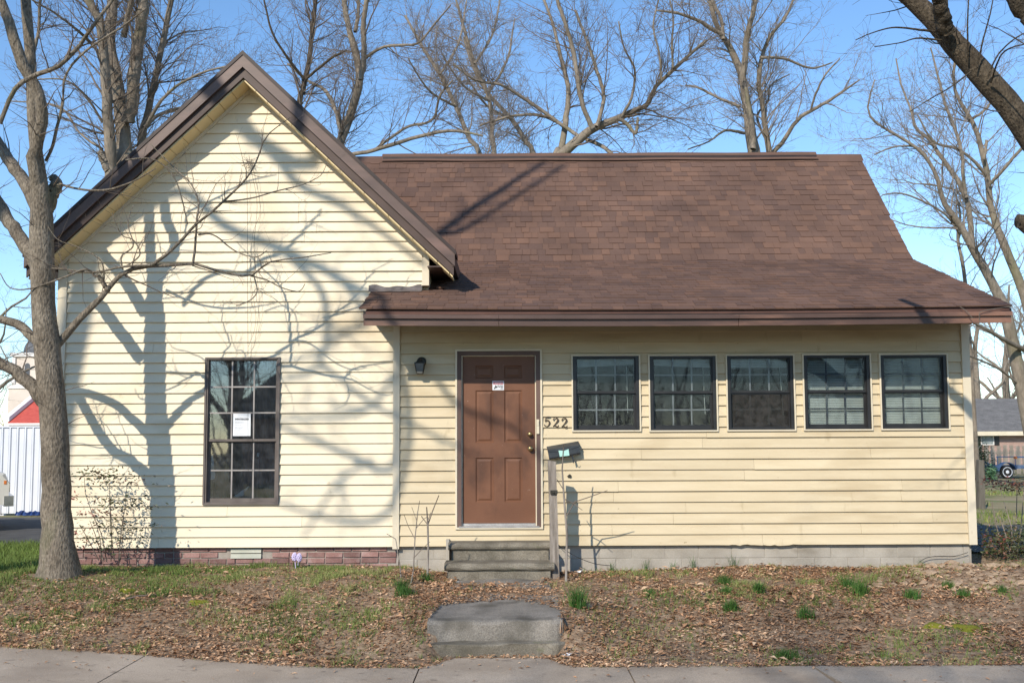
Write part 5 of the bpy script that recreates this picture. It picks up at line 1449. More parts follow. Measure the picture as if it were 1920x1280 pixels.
tag(o, "brown dead leaves strewn over the front yard", "leaves", None, "stuff")
def blades(x, y, h, w_, lean, toned, z=None):
    n = len(x); a = rg.random(n) * 6.283; b = rg.random(n) * 6.283; z = gz(x, y) if z is None else z
    c = np.stack([x, y, z - .006], 1)
    s = np.stack([np.cos(a), np.sin(a), 0 * a], 1) * w_[:, None]
    ln = (lean * h)[:, None] * np.stack([np.cos(b), np.sin(b), 0 * b], 1)
    up = np.stack([0 * h, 0 * h, h], 1)
    P = np.stack([c - s, c + s, c + s * .7 + up * .6 + ln * .4, c + up + ln, c - s * .7 + up * .6 + ln * .4], 1)
    i = np.arange(n)[:, None] * 5
    Fc = np.concatenate([i + np.array([[0, 1, 2]]), i + np.array([[0, 2, 4]]), i + np.array([[4, 2, 3]])])
    return P.reshape(-1, 3), Fc, np.concatenate([toned] * 3)
nc = 60000
cx_ = rg.uniform(-7.6, 8.2, nc); cy_ = rg.uniform(-4.0, -.02, nc)
k = (rg.random(nc) < grass_mask(cx_, cy_)) & ~blocked(cx_, cy_); cx_, cy_ = cx_[k], cy_[k]
rep = 5; x = np.repeat(cx_, rep) + rg.normal(size=len(cx_) * rep) * .012; y = np.repeat(cy_, rep) + rg.normal(size=len(cx_) * rep) * .012
h = rg.uniform(.02, .05, len(x)) * (1 + .7 * (vnoise(x, y, 3, 30) > .62))
t1 = np.clip(rg.normal(.5, .2, len(x)) + (vnoise(x, y, 1.7, 31) - .5) * .9, 0, 1)
G1 = blades(x, y, h, rg.uniform(.0016, .0034, len(x)), rg.uniform(.2, .9, len(x)), t1)
# brighter lawn left of the house, and far lawn beyond the right corner
n = 16000; x = rg.uniform(-8.5, -5.5, n); y = rg.uniform(-.6, 2.7, n)
G2 = blades(x, y, rg.uniform(.05, .12, n), rg.uniform(.003, .006, n), rg.uniform(.2, .8, n), np.clip(rg.normal(.28, .12, n), 0, 1))
n = 14000; x = rg.uniform(6.2, 15, n); y = rg.uniform(5.5, 24, n); kk = vnoise(x, y, .6, 40) > .55; x, y = x[kk], y[kk]; n = len(x)
G3 = blades(x, y, rg.uniform(.05, .14, n), rg.uniform(.006, .012, n), rg.uniform(.2, .8, n), np.clip(rg.normal(.5, .2, n), 0, 1))
allV, allF, allT, off = [], [], [], 0
for (P, Q, T) in (G1, G2, G3):
    allV.append(P); allF.append(Q + off); allT.append(T); off += len(P)
o = link("grass", np_mesh("grass", np.concatenate(allV), np.concatenate(allF), np.concatenate(allT)), None, (0, 0, 0), MAT['grass'])
tag(o, "patchy green spring grass growing through the dead leaves", "grass", None, "stuff")
print("grass", off // 5)
# moss cushions
MAT['moss'] = M('moss', [(.12, .13, .012), (.21, .20, .02)], 30, .95, .6, 90)
for (px, py, rx, lab) in ((371, 1122, .11, "bright yellow-green moss cushion in the left lawn"), (238, 1113, .09, "flat moss patch in the left lawn below the shrub"), (985, 1179, .0, ""),
                          (1750, 1137, .12, "yellow moss patch in the right yard"), (1810, 1137, .14, "olive moss patch beside the sandy soil")):
    if rx == 0: continue
    for _ in range(3): p = onz(px, py, float(gz(p[0], p[1])) if _ else -.05)
    mb = MB(); n_ = 14; V = [(p[0], p[1], float(gz(p[0], p[1])) + .03)]
    for rgn in (.6, 1.0):
        for i in range(n_):
            a_ = 6.283 * i / n_; r_ = rx * rgn * (1 + .3 * math.sin(3 * a_ + px)); q = (p[0] + r_ * math.cos(a_), p[1] + r_ * .7 * math.sin(a_))
            V.append((*q, float(gz(*q)) + (.024 if rgn < 1 else -.01)))
    mb.add(V, [(0, 1 + i, 1 + (i + 1) % n_) for i in range(n_)] + [(1 + i, 1 + n_ + i, 1 + n_ + (i + 1) % n_, 1 + (i + 1) % n_) for i in range(n_)])
    tag(mb.build("moss_patch", MAT['moss'], None, smooth=True), lab, "moss", "moss patches")
# sandy clods of the dug soil at the right
mb = MB(); rc = random.Random(4)
for i in range(420):
    x_, y_ = rc.gauss(5.3, 1.0), rc.uniform(-2.0, -.15)
    if x_ > 8 or rc.random() > float(right_sand(np.array(x_), np.array(y_))) + .12: continue
    s_ = rc.uniform(.012, .05) * (1 if rc.random() < .9 else 1.7); z_ = float(gz(x_, y_))
    V = []
    for a_, b_, c_ in ((1, 0, 0), (-1, 0, 0), (0, 1, 0), (0, -1, 0), (0, 0, 1), (.6, .6, .6), (-.6, .6, .5), (.6, -.6, .5), (-.6, -.6, .6), (0, 0, -.5)):
        q = rc.uniform(.75, 1.2) * s_; V.append((x_ + a_ * q * 1.3, y_ + b_ * q, z_ + c_ * q * .7))
    mb.add(V, [(4, 7, 5), (4, 5, 6), (4, 6, 8), (4, 8, 7), (5, 0, 2), (5, 2, 6), (6, 2, 1), (6, 1, 8), (8, 1, 3), (8, 3, 7), (7, 3, 0), (7, 0, 5), (0, 9, 2), (2, 9, 1), (1, 9, 3), (3, 9, 0)][0:16] if False else
           [(4, 7, 5), (4, 5, 6), (4, 6, 8), (4, 8, 7), (5, 0, 2), (5, 2, 6), (6, 2, 1), (6, 1, 8), (8, 1, 3), (8, 3, 7), (7, 3, 0), (7, 0, 5)])
tag(mb.build("soil_clods", MAT['clod'], None), "sandy clods of dug soil by the right corner of the house", "soil", None, "stuff")

# ------------------------------------------------------------------ tufts
def ground_at(px, py):
    z = -.05
    for _ in range(6):
        p = onz(px, py, z); z = float(gz(p[0], p[1]))
    return p
def tuft(px, py, h, n, spread, lab, mat='tuft', group="wild grass tufts in the yard", wallY=None, w_=.003):
    p = ground_at(px, py) if wallY is None else at(px, py, wallY)
    if wallY is not None: p = np.array([p[0], wallY, float(gz(p[0], wallY))])
    x = p[0] + rg.normal(size=n) * spread * .4; y = p[1] + rg.normal(size=n) * spread * .3
    P, Q, T = blades(x, y, rg.uniform(.5, 1.0, n) * h, rg.uniform(.6, 1.2, n) * w_, rg.uniform(.1, .75, n), rg.random(n), gz(x, y))
    o = link("grass_tuft", np_mesh("grass_tuft", P - p, Q, T), None, p, MAT[mat])
    tag(o, lab, "grass tuft", group)
TF = [(1357, 1096, .11, 120, .10, "grass tuft topping the green patch right of the walk"), (1591, 1102, .11, 110, .09, "dense tuft near the house below the fourth window"),
      (1777, 1108, .10, 90, .06, "dark tuft in the sandy soil below the last window"), (1423, 1154, .12, 110, .07, "tuft in the leaves below the third window"),
      (1371, 1180, .10, 150, .08, "wide low tuft below and left of the third window's tuft"), (1512, 1186, .12, 100, .09, "tall ragged tuft in the middle of the right yard"),
      (1616, 1162, .15, 120, .09, "tallest fan-shaped tuft in the right yard"), (1713, 1162, .10, 110, .09, "round tuft right of the fan-shaped one"),
      (1808, 1162, .09, 90, .08, "olive tuft beside the moss at the right"), (1881, 1153, .08, 80, .07, "small tuft nearest the right edge of the picture"),
      (1472, 1235, .09, 150, .12, "dark tuft at the sidewalk's edge"), (1362, 1133, .08, 80, .07, "small tuft just below the green patch"),
      (758, 1170, .10, 150, .11, "bright green tuft left of the walk slab"), (1083, 1138, .20, 130, .10, "bright leafy weed clump right of the walk"),
      (1218, 1148, .07, 80, .08, "low bright tuft in the leaves right of the walk clump"), (754, 1112, .15, 110, .07, "bluish spiky tuft by the left sapling"), (800, 1090, .10, 90, .08, "bright tuft at the foot of the left sapling")]
for t_ in TF: tuft(t_[0], t_[1], t_[2] * 1.3, int(t_[3] * 1.6), t_[4], t_[5])
for (px, h_, lab) in ((1147, .13, "thin weed against the block foundation nearest the stoop"), (1211, .16, "weed against the blocks below the second window"), (1262, .13, "weed against the blocks right of the second window's weed"),
                  (1300, .17, "tall weed against the blocks below the gap of second and third windows"), (1376, .19, "tallest weed against the block foundation"), (1727, .12, "weed against the blocks below the last window")):
    tuft(px, 1055, h_ * 1.15, 30, .05, lab, 'tuft', "weeds along the block foundation", -.06, .0022)

# hyacinth
p = at(556, 1055, -.22); p[2] = float(gz(p[0], -.22))
hy = thing("hyacinth", "pale lavender hyacinth in bloom at the brick foundation", "flower", p)
MAT['lav'] = M('lavender_petals', [(.52, .45, .70), (.72, .66, .85)], 60, .7)
P, Q, T = blades(p[0] + rg.normal(size=14) * .02, p[1] + rg.normal(size=14) * .015, rg.uniform(.07, .13, 14), np.full(14, .006), rg.uniform(.1, .8, 14), rg.random(14))
link("leaves", np_mesh("leaves", P - p, Q, T), hy, (0, 0, 0), MAT['tuft'])
for sx_, hh_ in ((-.025, .165), (.03, .15)):
    mb = MB()
    mb.tube([(p[0] + sx_ * .4, p[1], p[2]), (p[0] + sx_, p[1], p[2] + hh_)], .005, 6)
    for i in range(46):
        a_ = i * 2.4; f_ = i / 46; r_ = .028 * math.sin(.5 + 2.4 * f_); c_ = (p[0] + sx_ + r_ * math.cos(a_), p[1] + r_ * math.sin(a_), p[2] + hh_ * .55 + .09 * f_)
        s_ = .010; mb.add([(c_[0] - s_, c_[1], c_[2]), (c_[0], c_[1] - s_, c_[2] - s_ * .4), (c_[0] + s_, c_[1], c_[2]), (c_[0], c_[1] + s_, c_[2] + s_ * .4), (c_[0], c_[1], c_[2] + s_), (c_[0], c_[1], c_[2] - s_)],
                          [(0, 1, 4), (1, 2, 4), (2, 3, 4), (3, 0, 4), (1, 0, 5), (2, 1, 5), (3, 2, 5), (0, 3, 5)])
    mb.build("flower_spike", MAT['lav'], hy)

# ------------------------------------------------------------------ shrubs
MAT['nandina'] = M('nandina_leaf', [(.85,) * 3, (1.1,) * 3], 3, .5, tone=[(.05, .07, .025), (.085, .10, .035), (.12, .085, .04), (.22, .07, .055), (.34, .10, .085)], spec=.4)
def leafcloud(centres, n_per, L, seed):
    r = np.random.default_rng(seed); Vs, Ts = [], []
    for (c, rx, ry, rz, tone, n) in centres:
        n = int(n * n_per)
        q = np.array(c) + r.normal(size=(n, 3)) * np.array([rx, ry, rz]) * .5
        a = r.random(n) * 6.283; e = r.normal(size=n) * .4
        u = np.stack([np.cos(a) * np.cos(e), np.sin(a) * np.cos(e), np.sin(e)], 1); l = (L * r.uniform(.6, 1.3, n))[:, None]
        s = unit(np.cross(u, r.normal(size=(n, 3)))) * l * .17
        Vs.append(np.stack([q, q + u * l * .5 + s, q + u * l, q + u * l * .5 - s], 1)); Ts.append(np.clip(tone + r.normal(size=n) * .18, 0, 1))
    V = np.concatenate(Vs); T = np.concatenate(Ts); i = np.arange(len(V))[:, None] * 4
    return V.reshape(-1, 3), i + np.array([[0, 1, 2, 3]]), T
YS = -.32
bp_ = ground_at(205, 1056); bp_ = np.array([at(205, 1050, YS)[0], YS, 0]); bp_[2] = float(gz(bp_[0], YS))
sh = thing("nandina_shrub", "leggy shrub with red and green leaves in front of the left siding", "shrub", bp_)
tiers = [(190, 884, 60, 9, .2, 70), (170, 890, 45, 7, .2, 40), (225, 902, 60, 11, .3, 70), (245, 905, 20, 6, .75, 14), (185, 900, 40, 8, .3, 30), (205, 940, 50, 12, .2, 50), (235, 942, 60, 12, .25, 70), (255, 950, 40, 8, .3, 30), (178, 963, 40, 7, .75, 34), (200, 958, 50, 9, .6, 40),
         (235, 982, 60, 12, .25, 70), (262, 990, 24, 6, .2, 20), (185, 975, 40, 9, .35, 26), (165, 1003, 50, 8, .3, 26), (225, 1010, 60, 14, .3, 60), (205, 1022, 60, 12, .4, 50), (138, 1010, 22, 20, .85, 34), (131, 930, 14, 6, .9, 14), (128, 900, 18, 14, .7, 20), (150, 1000, 30, 20, .5, 20)]
cs = []
for (px, py, rx, ry, tone, n) in tiers:
    q = at(px, py, YS); cs.append(((q[0], q[1], q[2]), rx / 150, .28, ry / 150, tone, n))
V, Fc, T = leafcloud(cs, 1.35, .052, 5)
o = link("foliage", np_mesh("foliage", V - bp_, Fc, T), sh, (0, 0, 0), MAT['nandina']); o["kind"] = "stuff"
rs = random.Random(8)
for pts in ([(215, 1050), (208, 1000), (206, 940), (205, 905)], [(222, 1050), (228, 990), (236, 940), (237, 915)], [(200, 1052), (190, 1000), (172, 960), (160, 925), (158, 895)], [(208, 1052), (210, 990), (205, 930)], [(195, 1052), (178, 1000), (168, 975)], [(225, 1052), (230, 1010), (232, 960)], [(185, 1050), (165, 1010), (150, 985)], [(190, 1050), (188, 1010), (180, 980)]):
    mb = MB(); mb.tube([at(x_, y_, YS + rs.uniform(-.06, .06)) for x_, y_ in pts], list(np.linspace(.006, .003, len(pts))), 5); mb.build("stem", MAT['twig3'], sh)

YQ = .75
b2_ = np.array([at(1885, 1046, YQ)[0], YQ, 0.03])
sh = thing("low_shrub", "low bushy shrub with bare canes beside the right house corner", "shrub", b2_)
tiers = [(1885, 1020, 60, 26, .15, 260), (1905, 1005, 50, 24, .25, 200), (1870, 1030, 40, 18, .45, 120), (1860, 1012, 26, 16, .7, 40), (1900, 1035, 50, 20, .1, 160), (1930, 1015, 60, 30, .2, 220), (1900, 912, 50, 12, .55, 60), (1880, 905, 40, 8, .75, 40), (1920, 905, 40, 10, .5, 50), (1846, 896, 18, 5, .85, 10)]
cs = [((*at(px, py, YQ),), rx / 140, .35, ry / 140, tone, n) for (px, py, rx, ry, tone, n) in tiers]
V, Fc, T = leafcloud(cs, 2.6, .05, 6)
o = link("foliage", np_mesh("foliage", V - b2_, Fc, T), sh, (0, 0, 0), MAT['nandina']); o["kind"] = "stuff"
for pts in ([(1890, 1045), (1905, 990), (1907, 920)], [(1885, 1045), (1868, 985), (1860, 940)], [(1895, 1045), (1885, 1000), (1875, 970)], [(1900, 1040), (1896, 985), (1882, 940)], [(1905, 1045), (1915, 990), (1920, 910)]):
    mb = MB(); mb.tube([at(x_, y_, YQ + rs.uniform(-.1, .1)) for x_, y_ in pts], list(np.linspace(.009, .005, len(pts))), 5); mb.build("stem", MAT['twig2'], sh)

# ------------------------------------------------------------------ saplings
def sapling(lab, stems, Yd):
    p0 = at(stems[0][0][0], stems[0][0][1], Yd); b = np.array([p0[0], Yd, float(gz(p0[0], Yd))])
    t = thing("sapling", lab, "sapling", b, "bare saplings by the stoop")
    for i, s in enumerate(stems):
        pts = [at(x_, y_, Yd + .03 * math.sin(i + k)) for k, (x_, y_, w_) in enumerate(s)]
        if i == 0: pts[0] = np.array([pts[0][0], Yd, b[2] - .03])
        mb = MB(); mb.tube(pts, [max(.0018, w_ / 2 / ppm(Yd)) for *_, w_ in s], 6); mb.build("stem" if i == 0 else "twig", MAT['wood'] if i == 0 else MAT['twig'], t, smooth=True)
sapling("bare sapling with one curved side shoot in front of the mailbox", [[(1061, 1086, 5), (1063, 1000, 4.5), (1058, 940, 4), (1054, 880, 3), (1057, 832, 2)], [(1062, 967, 2.6), (1078, 940, 2.4), (1100, 933, 2), (1122, 925, 1.8), (1139, 919, 1.4)], [(1058, 935, 2), (1075, 943, 1.8), (1092, 956, 1.2)], [(1055, 915, 2), (1044, 898, 1.3)]], -.75)
sapling("forked bare sapling in front of the siding left of the door", [[(801, 1094, 4.5), (803, 1030, 4), (802, 985, 4), (800, 950, 2)], [(802, 984, 2.6), (812, 955, 2.2), (823, 928, 1.6)], [(801, 982, 2), (790, 967, 1.5)], [(802, 976, 1.6), (808, 960, 1)]], -.8)
sapling("thin twiggy sapling left of the forked one", [[(769, 1135, 3), (775, 1070, 2.6), (778, 1010, 2.4), (783, 960, 1.8), (787, 938, 1)], [(778, 1010, 1.6), (765, 985, 1.3), (758, 965, .9)], [(780, 990, 1.5), (795, 972, 1.2), (802, 968, .8)], [(776, 1045, 1.6), (790, 1030, 1.3), (806, 1015, .9)], [(781, 975, 1.3), (772, 950, .9)]], -1.25)
sapling("short bare shoot at the wing's corner", [[(752, 1120, 2.6), (750, 1060, 2.2), (742, 1010, 1.8), (725, 1000, 1)]], -1.1)

# ------------------------------------------------------------------ cables
MAT['cable'] = M('black_cable', [(.02, .02, .022), (.04, .04, .04)], 9, .6)
MAT['vine'] = M('dry_vine', [(.14, .115, .09), (.2, .17, .14)], 9, .9)
def cable(name, lab, cat, pts, r, mat, group=None):
    Q = resample(np.array([list(p) + [r] for p in pts]), len(pts) * 5); mb = MB(); mb.tube(Q[:, :3], Q[:, 3], 5)
    return tag(mb.build(name, mat, None, smooth=True), lab, cat, group)
cable("cable", "straight thin cable hanging down the gable to the window", "cable", [at(x_, y_, -.07) for x_, y_ in ((462, 312), (464, 400), (464, 520), (465, 660), (465, 800), (466, 930))], .0022, MAT['cable'], "dangling cables on the gable")
cable("cable", "wavy thin cable right of the straight one on the gable", "cable", [at(x_, y_, -.075) for x_, y_ in ((468, 310), (482, 380), (476, 470), (486, 560), (478, 640), (470, 668), (473, 760), (474, 850), (470, 930), (468, 942))], .002, MAT['cable'], "dangling cables on the gable")
cable("cable", "looping dry vine strand beside the dangling cables", "vine", [at(x_, y_, -.08) for x_, y_ in ((470, 300), (478, 330), (488, 395), (474, 440), (470, 520), (480, 600), (466, 650))], .002, MAT['vine'], "dangling cables on the gable")
mb = MB()
for i in range(26):
    c_ = at(466, 305, -.08); d_ = np.random.default_rng(i).normal(size=3) * np.array([.05, .02, .04]); e_ = np.random.default_rng(i + 99).normal(size=3) * np.array([.05, .02, .05])
    mb.tube([c_ + d_, c_ + (d_ + e_) * .3, c_ + e_], .0022, 4)
tag(mb.build("vine_tangle", MAT['vine'], None), "grey tangle of dry vine high on the gable", "vine", None, "stuff")
cable("cable", "black cable sagging along the foundation right of the stoop", "cable", [at(x_, y_, yy) for x_, y_, yy in ((1046, 1020, -.05), (1062, 1032, -.2), (1085, 1045, -.25), (1115, 1056, -.2), (1145, 1060, -.1))], .004, MAT['cable'])
cable("cable", "loose black wire lying against the blocks at the right corner", "cable", [at(x_, y_, -.03) for x_, y_ in ((1815, 1035), (1790, 1042), (1760, 1042), (1738, 1045), (1725, 1052))], .004, MAT['cable'])
cable("cable", "thin loose wire dangling from the right end of the porch eave", "cable", [at(x_, y_, YE - .02) for x_, y_ in ((1898, 574), (1870, 578), (1840, 584), (1836, 592), (1837, 606))], .004, MAT['vine'], "wires at the right eave end")
cable("cable", "short frayed wire left of the dangling one at the right eave end", "cable", [at(x_, y_, YE - .02) for x_, y_ in ((1800, 575), (1812, 583), (1824, 597))], .004, MAT['vine'], "wires at the right eave end")
for k, (ya, yb_, lab) in enumerate(((640, 632, "highest power line left of the church tower"), (664, 661, "second power line left of the church tower"), (690, 692, "third power line at the left edge"), (703, 712, "lowest power line at the left edge"))):
    cable("power_line", lab, "power line", [at(-400, ya - 20, 60), at(0, ya, 60), at(80, yb_, 60), at(260, yb_ - 6, 60)], .02, MAT['cable'], "power lines at the left")

# ------------------------------------------------------------------ bits on the ground
for (px, py, s_, lab) in ((1742, 1185, .05, "crumpled white litter in the right yard"), (1722, 1184, .03, "small bluish litter scrap left of the crumpled one"), (1852, 1195, .03, "white litter scrap near the sidewalk at the right"), (1083, 1074, .06, "white litter scrap by the handrail post"), (1062, 1231, .05, "white litter strip at the sidewalk edge"), (858, 1092, .02, "white crumb of litter at the foot of the stoop")):
    p = ground_at(px, py); mb = MB(); r_ = random.Random(px)
    V = [(p[0] + (i - 1.5) * s_ * .5 + r_.uniform(-.3, .3) * s_, p[1] + (j - 1) * s_ * .5 + r_.uniform(-.2, .2) * s_, p[2] + .008 + r_.uniform(0, .5) * s_) for j in range(3) for i in range(4)]
    mb.add(V, [(j * 4 + i, j * 4 + i + 1, j * 4 + i + 5, j * 4 + i + 4) for j in range(2) for i in range(3)])
    tag(mb.build("litter", MAT['paper'], None), lab, "litter", "litter in the yard")
for (a_, b_, w_, lab) in (((225, 1129), (292, 1118), .012, "dark fallen stick in the left lawn"), ((1865, 1168), (1905, 1162), .012, "fallen stick in the sandy soil at the right"), ((1015, 1100), (1024, 1080), .008, "pale stick leaning on the concrete pad"), ((415, 1133), (470, 1130), .009, "thin fallen stick right of the moss cushion")):
    p, q = ground_at(*a_), ground_at(*b_); mb = MB(); m_ = (p + q) / 2
    mb.tube([p + [0, 0, .02], m_ + [.01, .02, .035], q + [0, 0, .02]], [w_, w_ * .8, w_ * .5], 6)
    tag(mb.build("stick", MAT['twig'], None), lab, "stick", "fallen sticks")
p = at(1676, 1058, -.2); p[2] = float(gz(p[0], -.2))
mb = MB(); mb.hexa([(p[0] - .09, -.27, p[2] - .05), (p[0] + .08, -.25, p[2] - .05), (p[0] + .09, -.13, p[2] - .05), (p[0] - .08, -.14, p[2] - .05), (p[0] - .08, -.25, p[2] + .055), (p[0] + .085, -.23, p[2] + .045), (p[0] + .09, -.13, p[2] + .06), (p[0] - .07, -.14, p[2] + .06)])
tag(mb.build("broken_block", MAT['cmu'], None), "broken piece of concrete block lying by the foundation below the last windows", "block")

# ------------------------------------------------------------------ left background
MAT['white_metal'] = M('white_ribbed_metal', [(.60, .62, .66), (.68, .70, .74)], 1.5, .5, .02, 30)
YF = 9.2
fx = [at(-420, 900, YF)[0], at(150, 900, YF)[0]]; zt_ = at(40, 801, YF)[2]; zb_ = at(40, 962, YF)[2]
fn = thing("metal_fence", "tall white ribbed metal fence left of the house", "fence", ((fx[0] + fx[1]) / 2, YF, 0))
x_ = fx[0]; pw_ = .165
pan = MB(); pan.extr([(0, 0), (.02, -.025), (.045, -.025), (.06, 0), (.158, 0), (.158, .012), (0, .012)], 2, 0, zt_ - zb_)
me = bpy.data.meshes.new("panel"); me.from_pydata(pan.v, [], pan.f); me.materials.append(MAT['white_metal'])
while x_ < fx[1]:
    o0 = worg(fn); link("panel", me, fn, (x_ - o0[0], 0, zb_)); x_ += pw_
mb = MB(); mb.box(fx[0], fx[1], YF - .03, YF + .03, zt_, zt_ + .03); mb.build("top_rail", MAT['white_metal'], fn)
x_ = fx[0]
while x_ < fx[1]:
    mb = MB(); mb.box(x_, x_ + .08, YF + .02, YF + .10, 0, zt_); mb.build("post", MAT['white_metal'], fn); x_ += 2.4
MAT['tarp'] = M('blue_tarp', [(.01, .025, .10), (.03, .08, .26)], 14, .4, .4, 30)
V = []; n_ = 40
for i in range(n_):
    xx = at(30 + 70 * i / (n_ - 1), 966, YF - .15)[0]; hgt = .05 + .06 * vnoise(i * .4, 3, 1)
    V += [(xx, YF - .22 + .04 * math.sin(i), .054), (xx, YF - .15 + .03 * math.sin(i * 1.7), .054 + hgt), (xx, YF - .06, .06 + hgt * .5)]
mb = MB(); mb.add(V, [(3 * i + k, 3 * i + 3 + k, 3 * i + 4 + k, 3 * i + 1 + k) for i in range(n_ - 1) for k in range(2)])
tag(mb.build("tarp", MAT['tarp'], None), "crumpled blue tarp along the foot of the white fence", "tarp")

# pickup with its front end showing at the left edge
MAT['carpaint'] = M('beige_car_paint', [(.55, .53, .47), (.60, .58, .52)], 1, .3, spec=.5)
MAT['tyre'] = M('tyre_rubber', [(.012, .012, .012), (.03, .03, .03)], 20, .8)
MAT['rim'] = M('dark_steel_rim', [(.05, .05, .055), (.12, .12, .125)], 8, .4, metal=.6)
MAT['carglass'] = M('car_glass', [(.02, .025, .03), (.03, .035, .04)], 4, .08, spec=.6)
MAT['orange'] = M('orange_lens', [(.55, .14, .03), (.65, .2, .05)], 5, .3)
MAT['chrome'] = M('chrome_bumper', [(.5, .5, .5), (.6, .6, .6)], 5, .2, metal=.9)
YV = 5.0; Xf = at(16, 900, YV)[0]; zg = .055
car = thing("pickup_truck", "beige pickup truck nosing in at the left edge", "pickup truck", (Xf, YV, zg))
prof = [(0, .45), (0.02, .80), (-.05, .98), (-.35, 1.06), (-1.25, 1.14), (-1.85, 1.72), (-2.9, 1.76), (-3.15, 1.2), (-5.1, 1.16), (-5.15, .5), (-4.75, .45), (-4.7, .62), (-4.5, .80), (-4.2, .80), (-4.0, .62), (-3.95, .45), (-1.05, .45), (-1.0, .65), (-.82, .85), (-.55, .87), (-.32, .70), (-.25, .45)]
mb = MB(); n_ = len(prof)
rings = []
for yy, ins in ((YV, .05), (YV + .06, .0), (YV + 1.84, .0), (YV + 1.9, .05)):
    rings.append([(Xf + x_ * (1) - (ins if x_ > -2.5 else -ins) * (z_ > .9), yy + (.12 if z_ > 1.3 and yy < YV + 1 else (-.12 if z_ > 1.3 else 0)), zg + z_ - ins * .6 * (z_ > .9)) for x_, z_ in prof])
V = [p for r_ in rings for p in r_]
Fc = [(k * n_ + i, k * n_ + (i + 1) % n_, (k + 1) * n_ + (i + 1) % n_, (k + 1) * n_ + i) for k in range(3) for i in range(n_)] + [tuple(range(n_))[::-1], tuple(3 * n_ + i for i in range(n_))]
mb.add(V, Fc); mb.build("body", MAT['carpaint'], car)
for wx_ in (Xf - .62, Xf - 4.35):
    for wy in (YV - .01, YV + 1.69):
        mb = MB(); mb.lathe((wx_, wy, zg + .37), [(.21, 0), (.33, .0), (.37, .04), (.37, .18), (.33, .22), (.21, .22)], 28, 1); wh = mb.build("wheel", MAT['tyre'], car)
        mb = MB(); mb.lathe((wx_, wy, zg + .37), [(.03, .03), (.08, .02), (.10, .05), (.18, .06), (.215, .015), (.215, .2)], 20, 1); mb.build("rim", MAT['rim'], wh)
mb = MB(); mb.extr([(Xf - 1.42, zg + 1.16), (Xf - 1.92, zg + 1.64), (Xf - 2.85, zg + 1.66), (Xf - 3.0, zg + 1.18)], 1, YV + .062, YV + .075); mb.build("side_window", MAT['carglass'], car)
mb = MB(); mb.box(Xf - .07, Xf - .03, YV - .008, YV + .01, zg + .80, zg + .86); mb.build("marker_light", MAT['orange'], car)
mb = MB(); mb.box(Xf - .06, Xf + .09, YV - .02, YV + 1.92, zg + .42, zg + .60); mb.build("bumper", MAT['chrome'], car)
for yy in (YV + .12, YV + 1.52):
    mb = MB(); mb.box(Xf + .0, Xf + .035, yy, yy + .26, zg + .66, zg + .82); mb.build("headlight", MAT['chrome'], car)
car.rotation_euler.z = .52

# church
MAT['stucco'] = M('pale_pink_stucco', [(.58, .50, .43), (.66, .58, .50)], .6, .8)
MAT['stucco_w'] = M('white_church_trim', [(.66, .63, .6), (.74, .71, .68)], .6, .7)
MAT['redtile'] = M('red_roof_tile', [(.40, .065, .05), (.52, .10, .075)], 2, .7, .5, 8, (1, 1, 4))
MAT['dome'] = M('slate_dome', [(.06, .065, .075), (.11, .115, .125)], 2, .5, .2, 10)
YC = 92; S = ppm(YC)
tx0, tx1 = at(10, 720, YC)[0], at(88, 720, YC)[0]; tcx = (at(22, 720, YC)[0] + tx1) / 2
zz = lambda py: at(50, py, YC)[2]
ch = thing("church", "pale pink church tower with dark dome behind the white fence", "church", ((tx0 + tx1) / 2, YC, 0))
w1 = (at(80, 720, YC)[0] - at(16, 720, YC)[0]) / 2; tcx = at(48, 720, YC)[0]
mb = MB(); mb.box(tcx - w1, tcx + w1, YC, YC + 2 * w1, 0, zz(728)); mb.build("tower_base", MAT['stucco'], ch)
mb = MB(); mb.box(tcx - w1 * 1.08, tcx + w1 * 1.08, YC - .12, YC + 2 * w1 + .12, zz(728), zz(721)); mb.build("cornice", MAT['stucco_w'], ch)
mb = MB(); mb.box(tcx - w1 * .86, tcx + w1 * .86, YC + .25, YC + 2 * w1 - .25, zz(721), zz(668)); bel = mb.build("belfry", MAT['stucco'], ch)
for s_ in (-1, 1):
    mb = MB(); mb.box(tcx + s_ * w1 * .78 - .18, tcx + s_ * w1 * .78 + .18, YC + .1, YC + .3, zz(719), zz(670)); mb.build("pilaster", MAT['stucco_w'], ch)
mb = MB(); wz0, wz1 = zz(706), zz(680); pts = [(tcx - .28, wz0), (tcx + .28, wz0)] + [(tcx + .28 * math.cos(a_), wz1 - .28 + .28 * math.sin(a_)) for a_ in np.linspace(0, math.pi, 8)]
mb.extr(pts, 1, YC + .22, YC + .27); mb.build("arched_window", MAT['dome'], ch)
mb = MB(); mb.box(tcx - w1 * .98, tcx + w1 * .98, YC + .05, YC + 2 * w1 - .05, zz(668), zz(661)); mb.build("cornice", MAT['stucco_w'], ch)
rd = w1 * .62; hd = zz(632) - zz(661)
mb = MB(); mb.lathe((tcx, YC + w1, zz(661)), [(rd * 1.02, -.05), (rd, hd * .12)] + [(rd * math.cos(a_), hd * .12 + hd * .88 * math.sin(a_)) for a_ in np.linspace(.1, 1.5, 8)], 20); mb.build("dome", MAT['dome'], ch)
cxz = zz(632)
mb = MB(); mb.box(tcx - .09, tcx + .09, YC + w1 - .08, YC + w1 + .08, cxz - .1, zz(602)); mb.box(tcx - .42, tcx + .42, YC + w1 - .07, YC + w1 + .07, zz(611) - .09, zz(611) + .09); mb.build("cross", MAT['stucco_w'], ch)
nx0_, nx1_ = at(17, 790, YC - 4)[0], at(140, 790, YC - 4)[0]; zz2 = lambda py: at(50, py, YC - 4)[2]
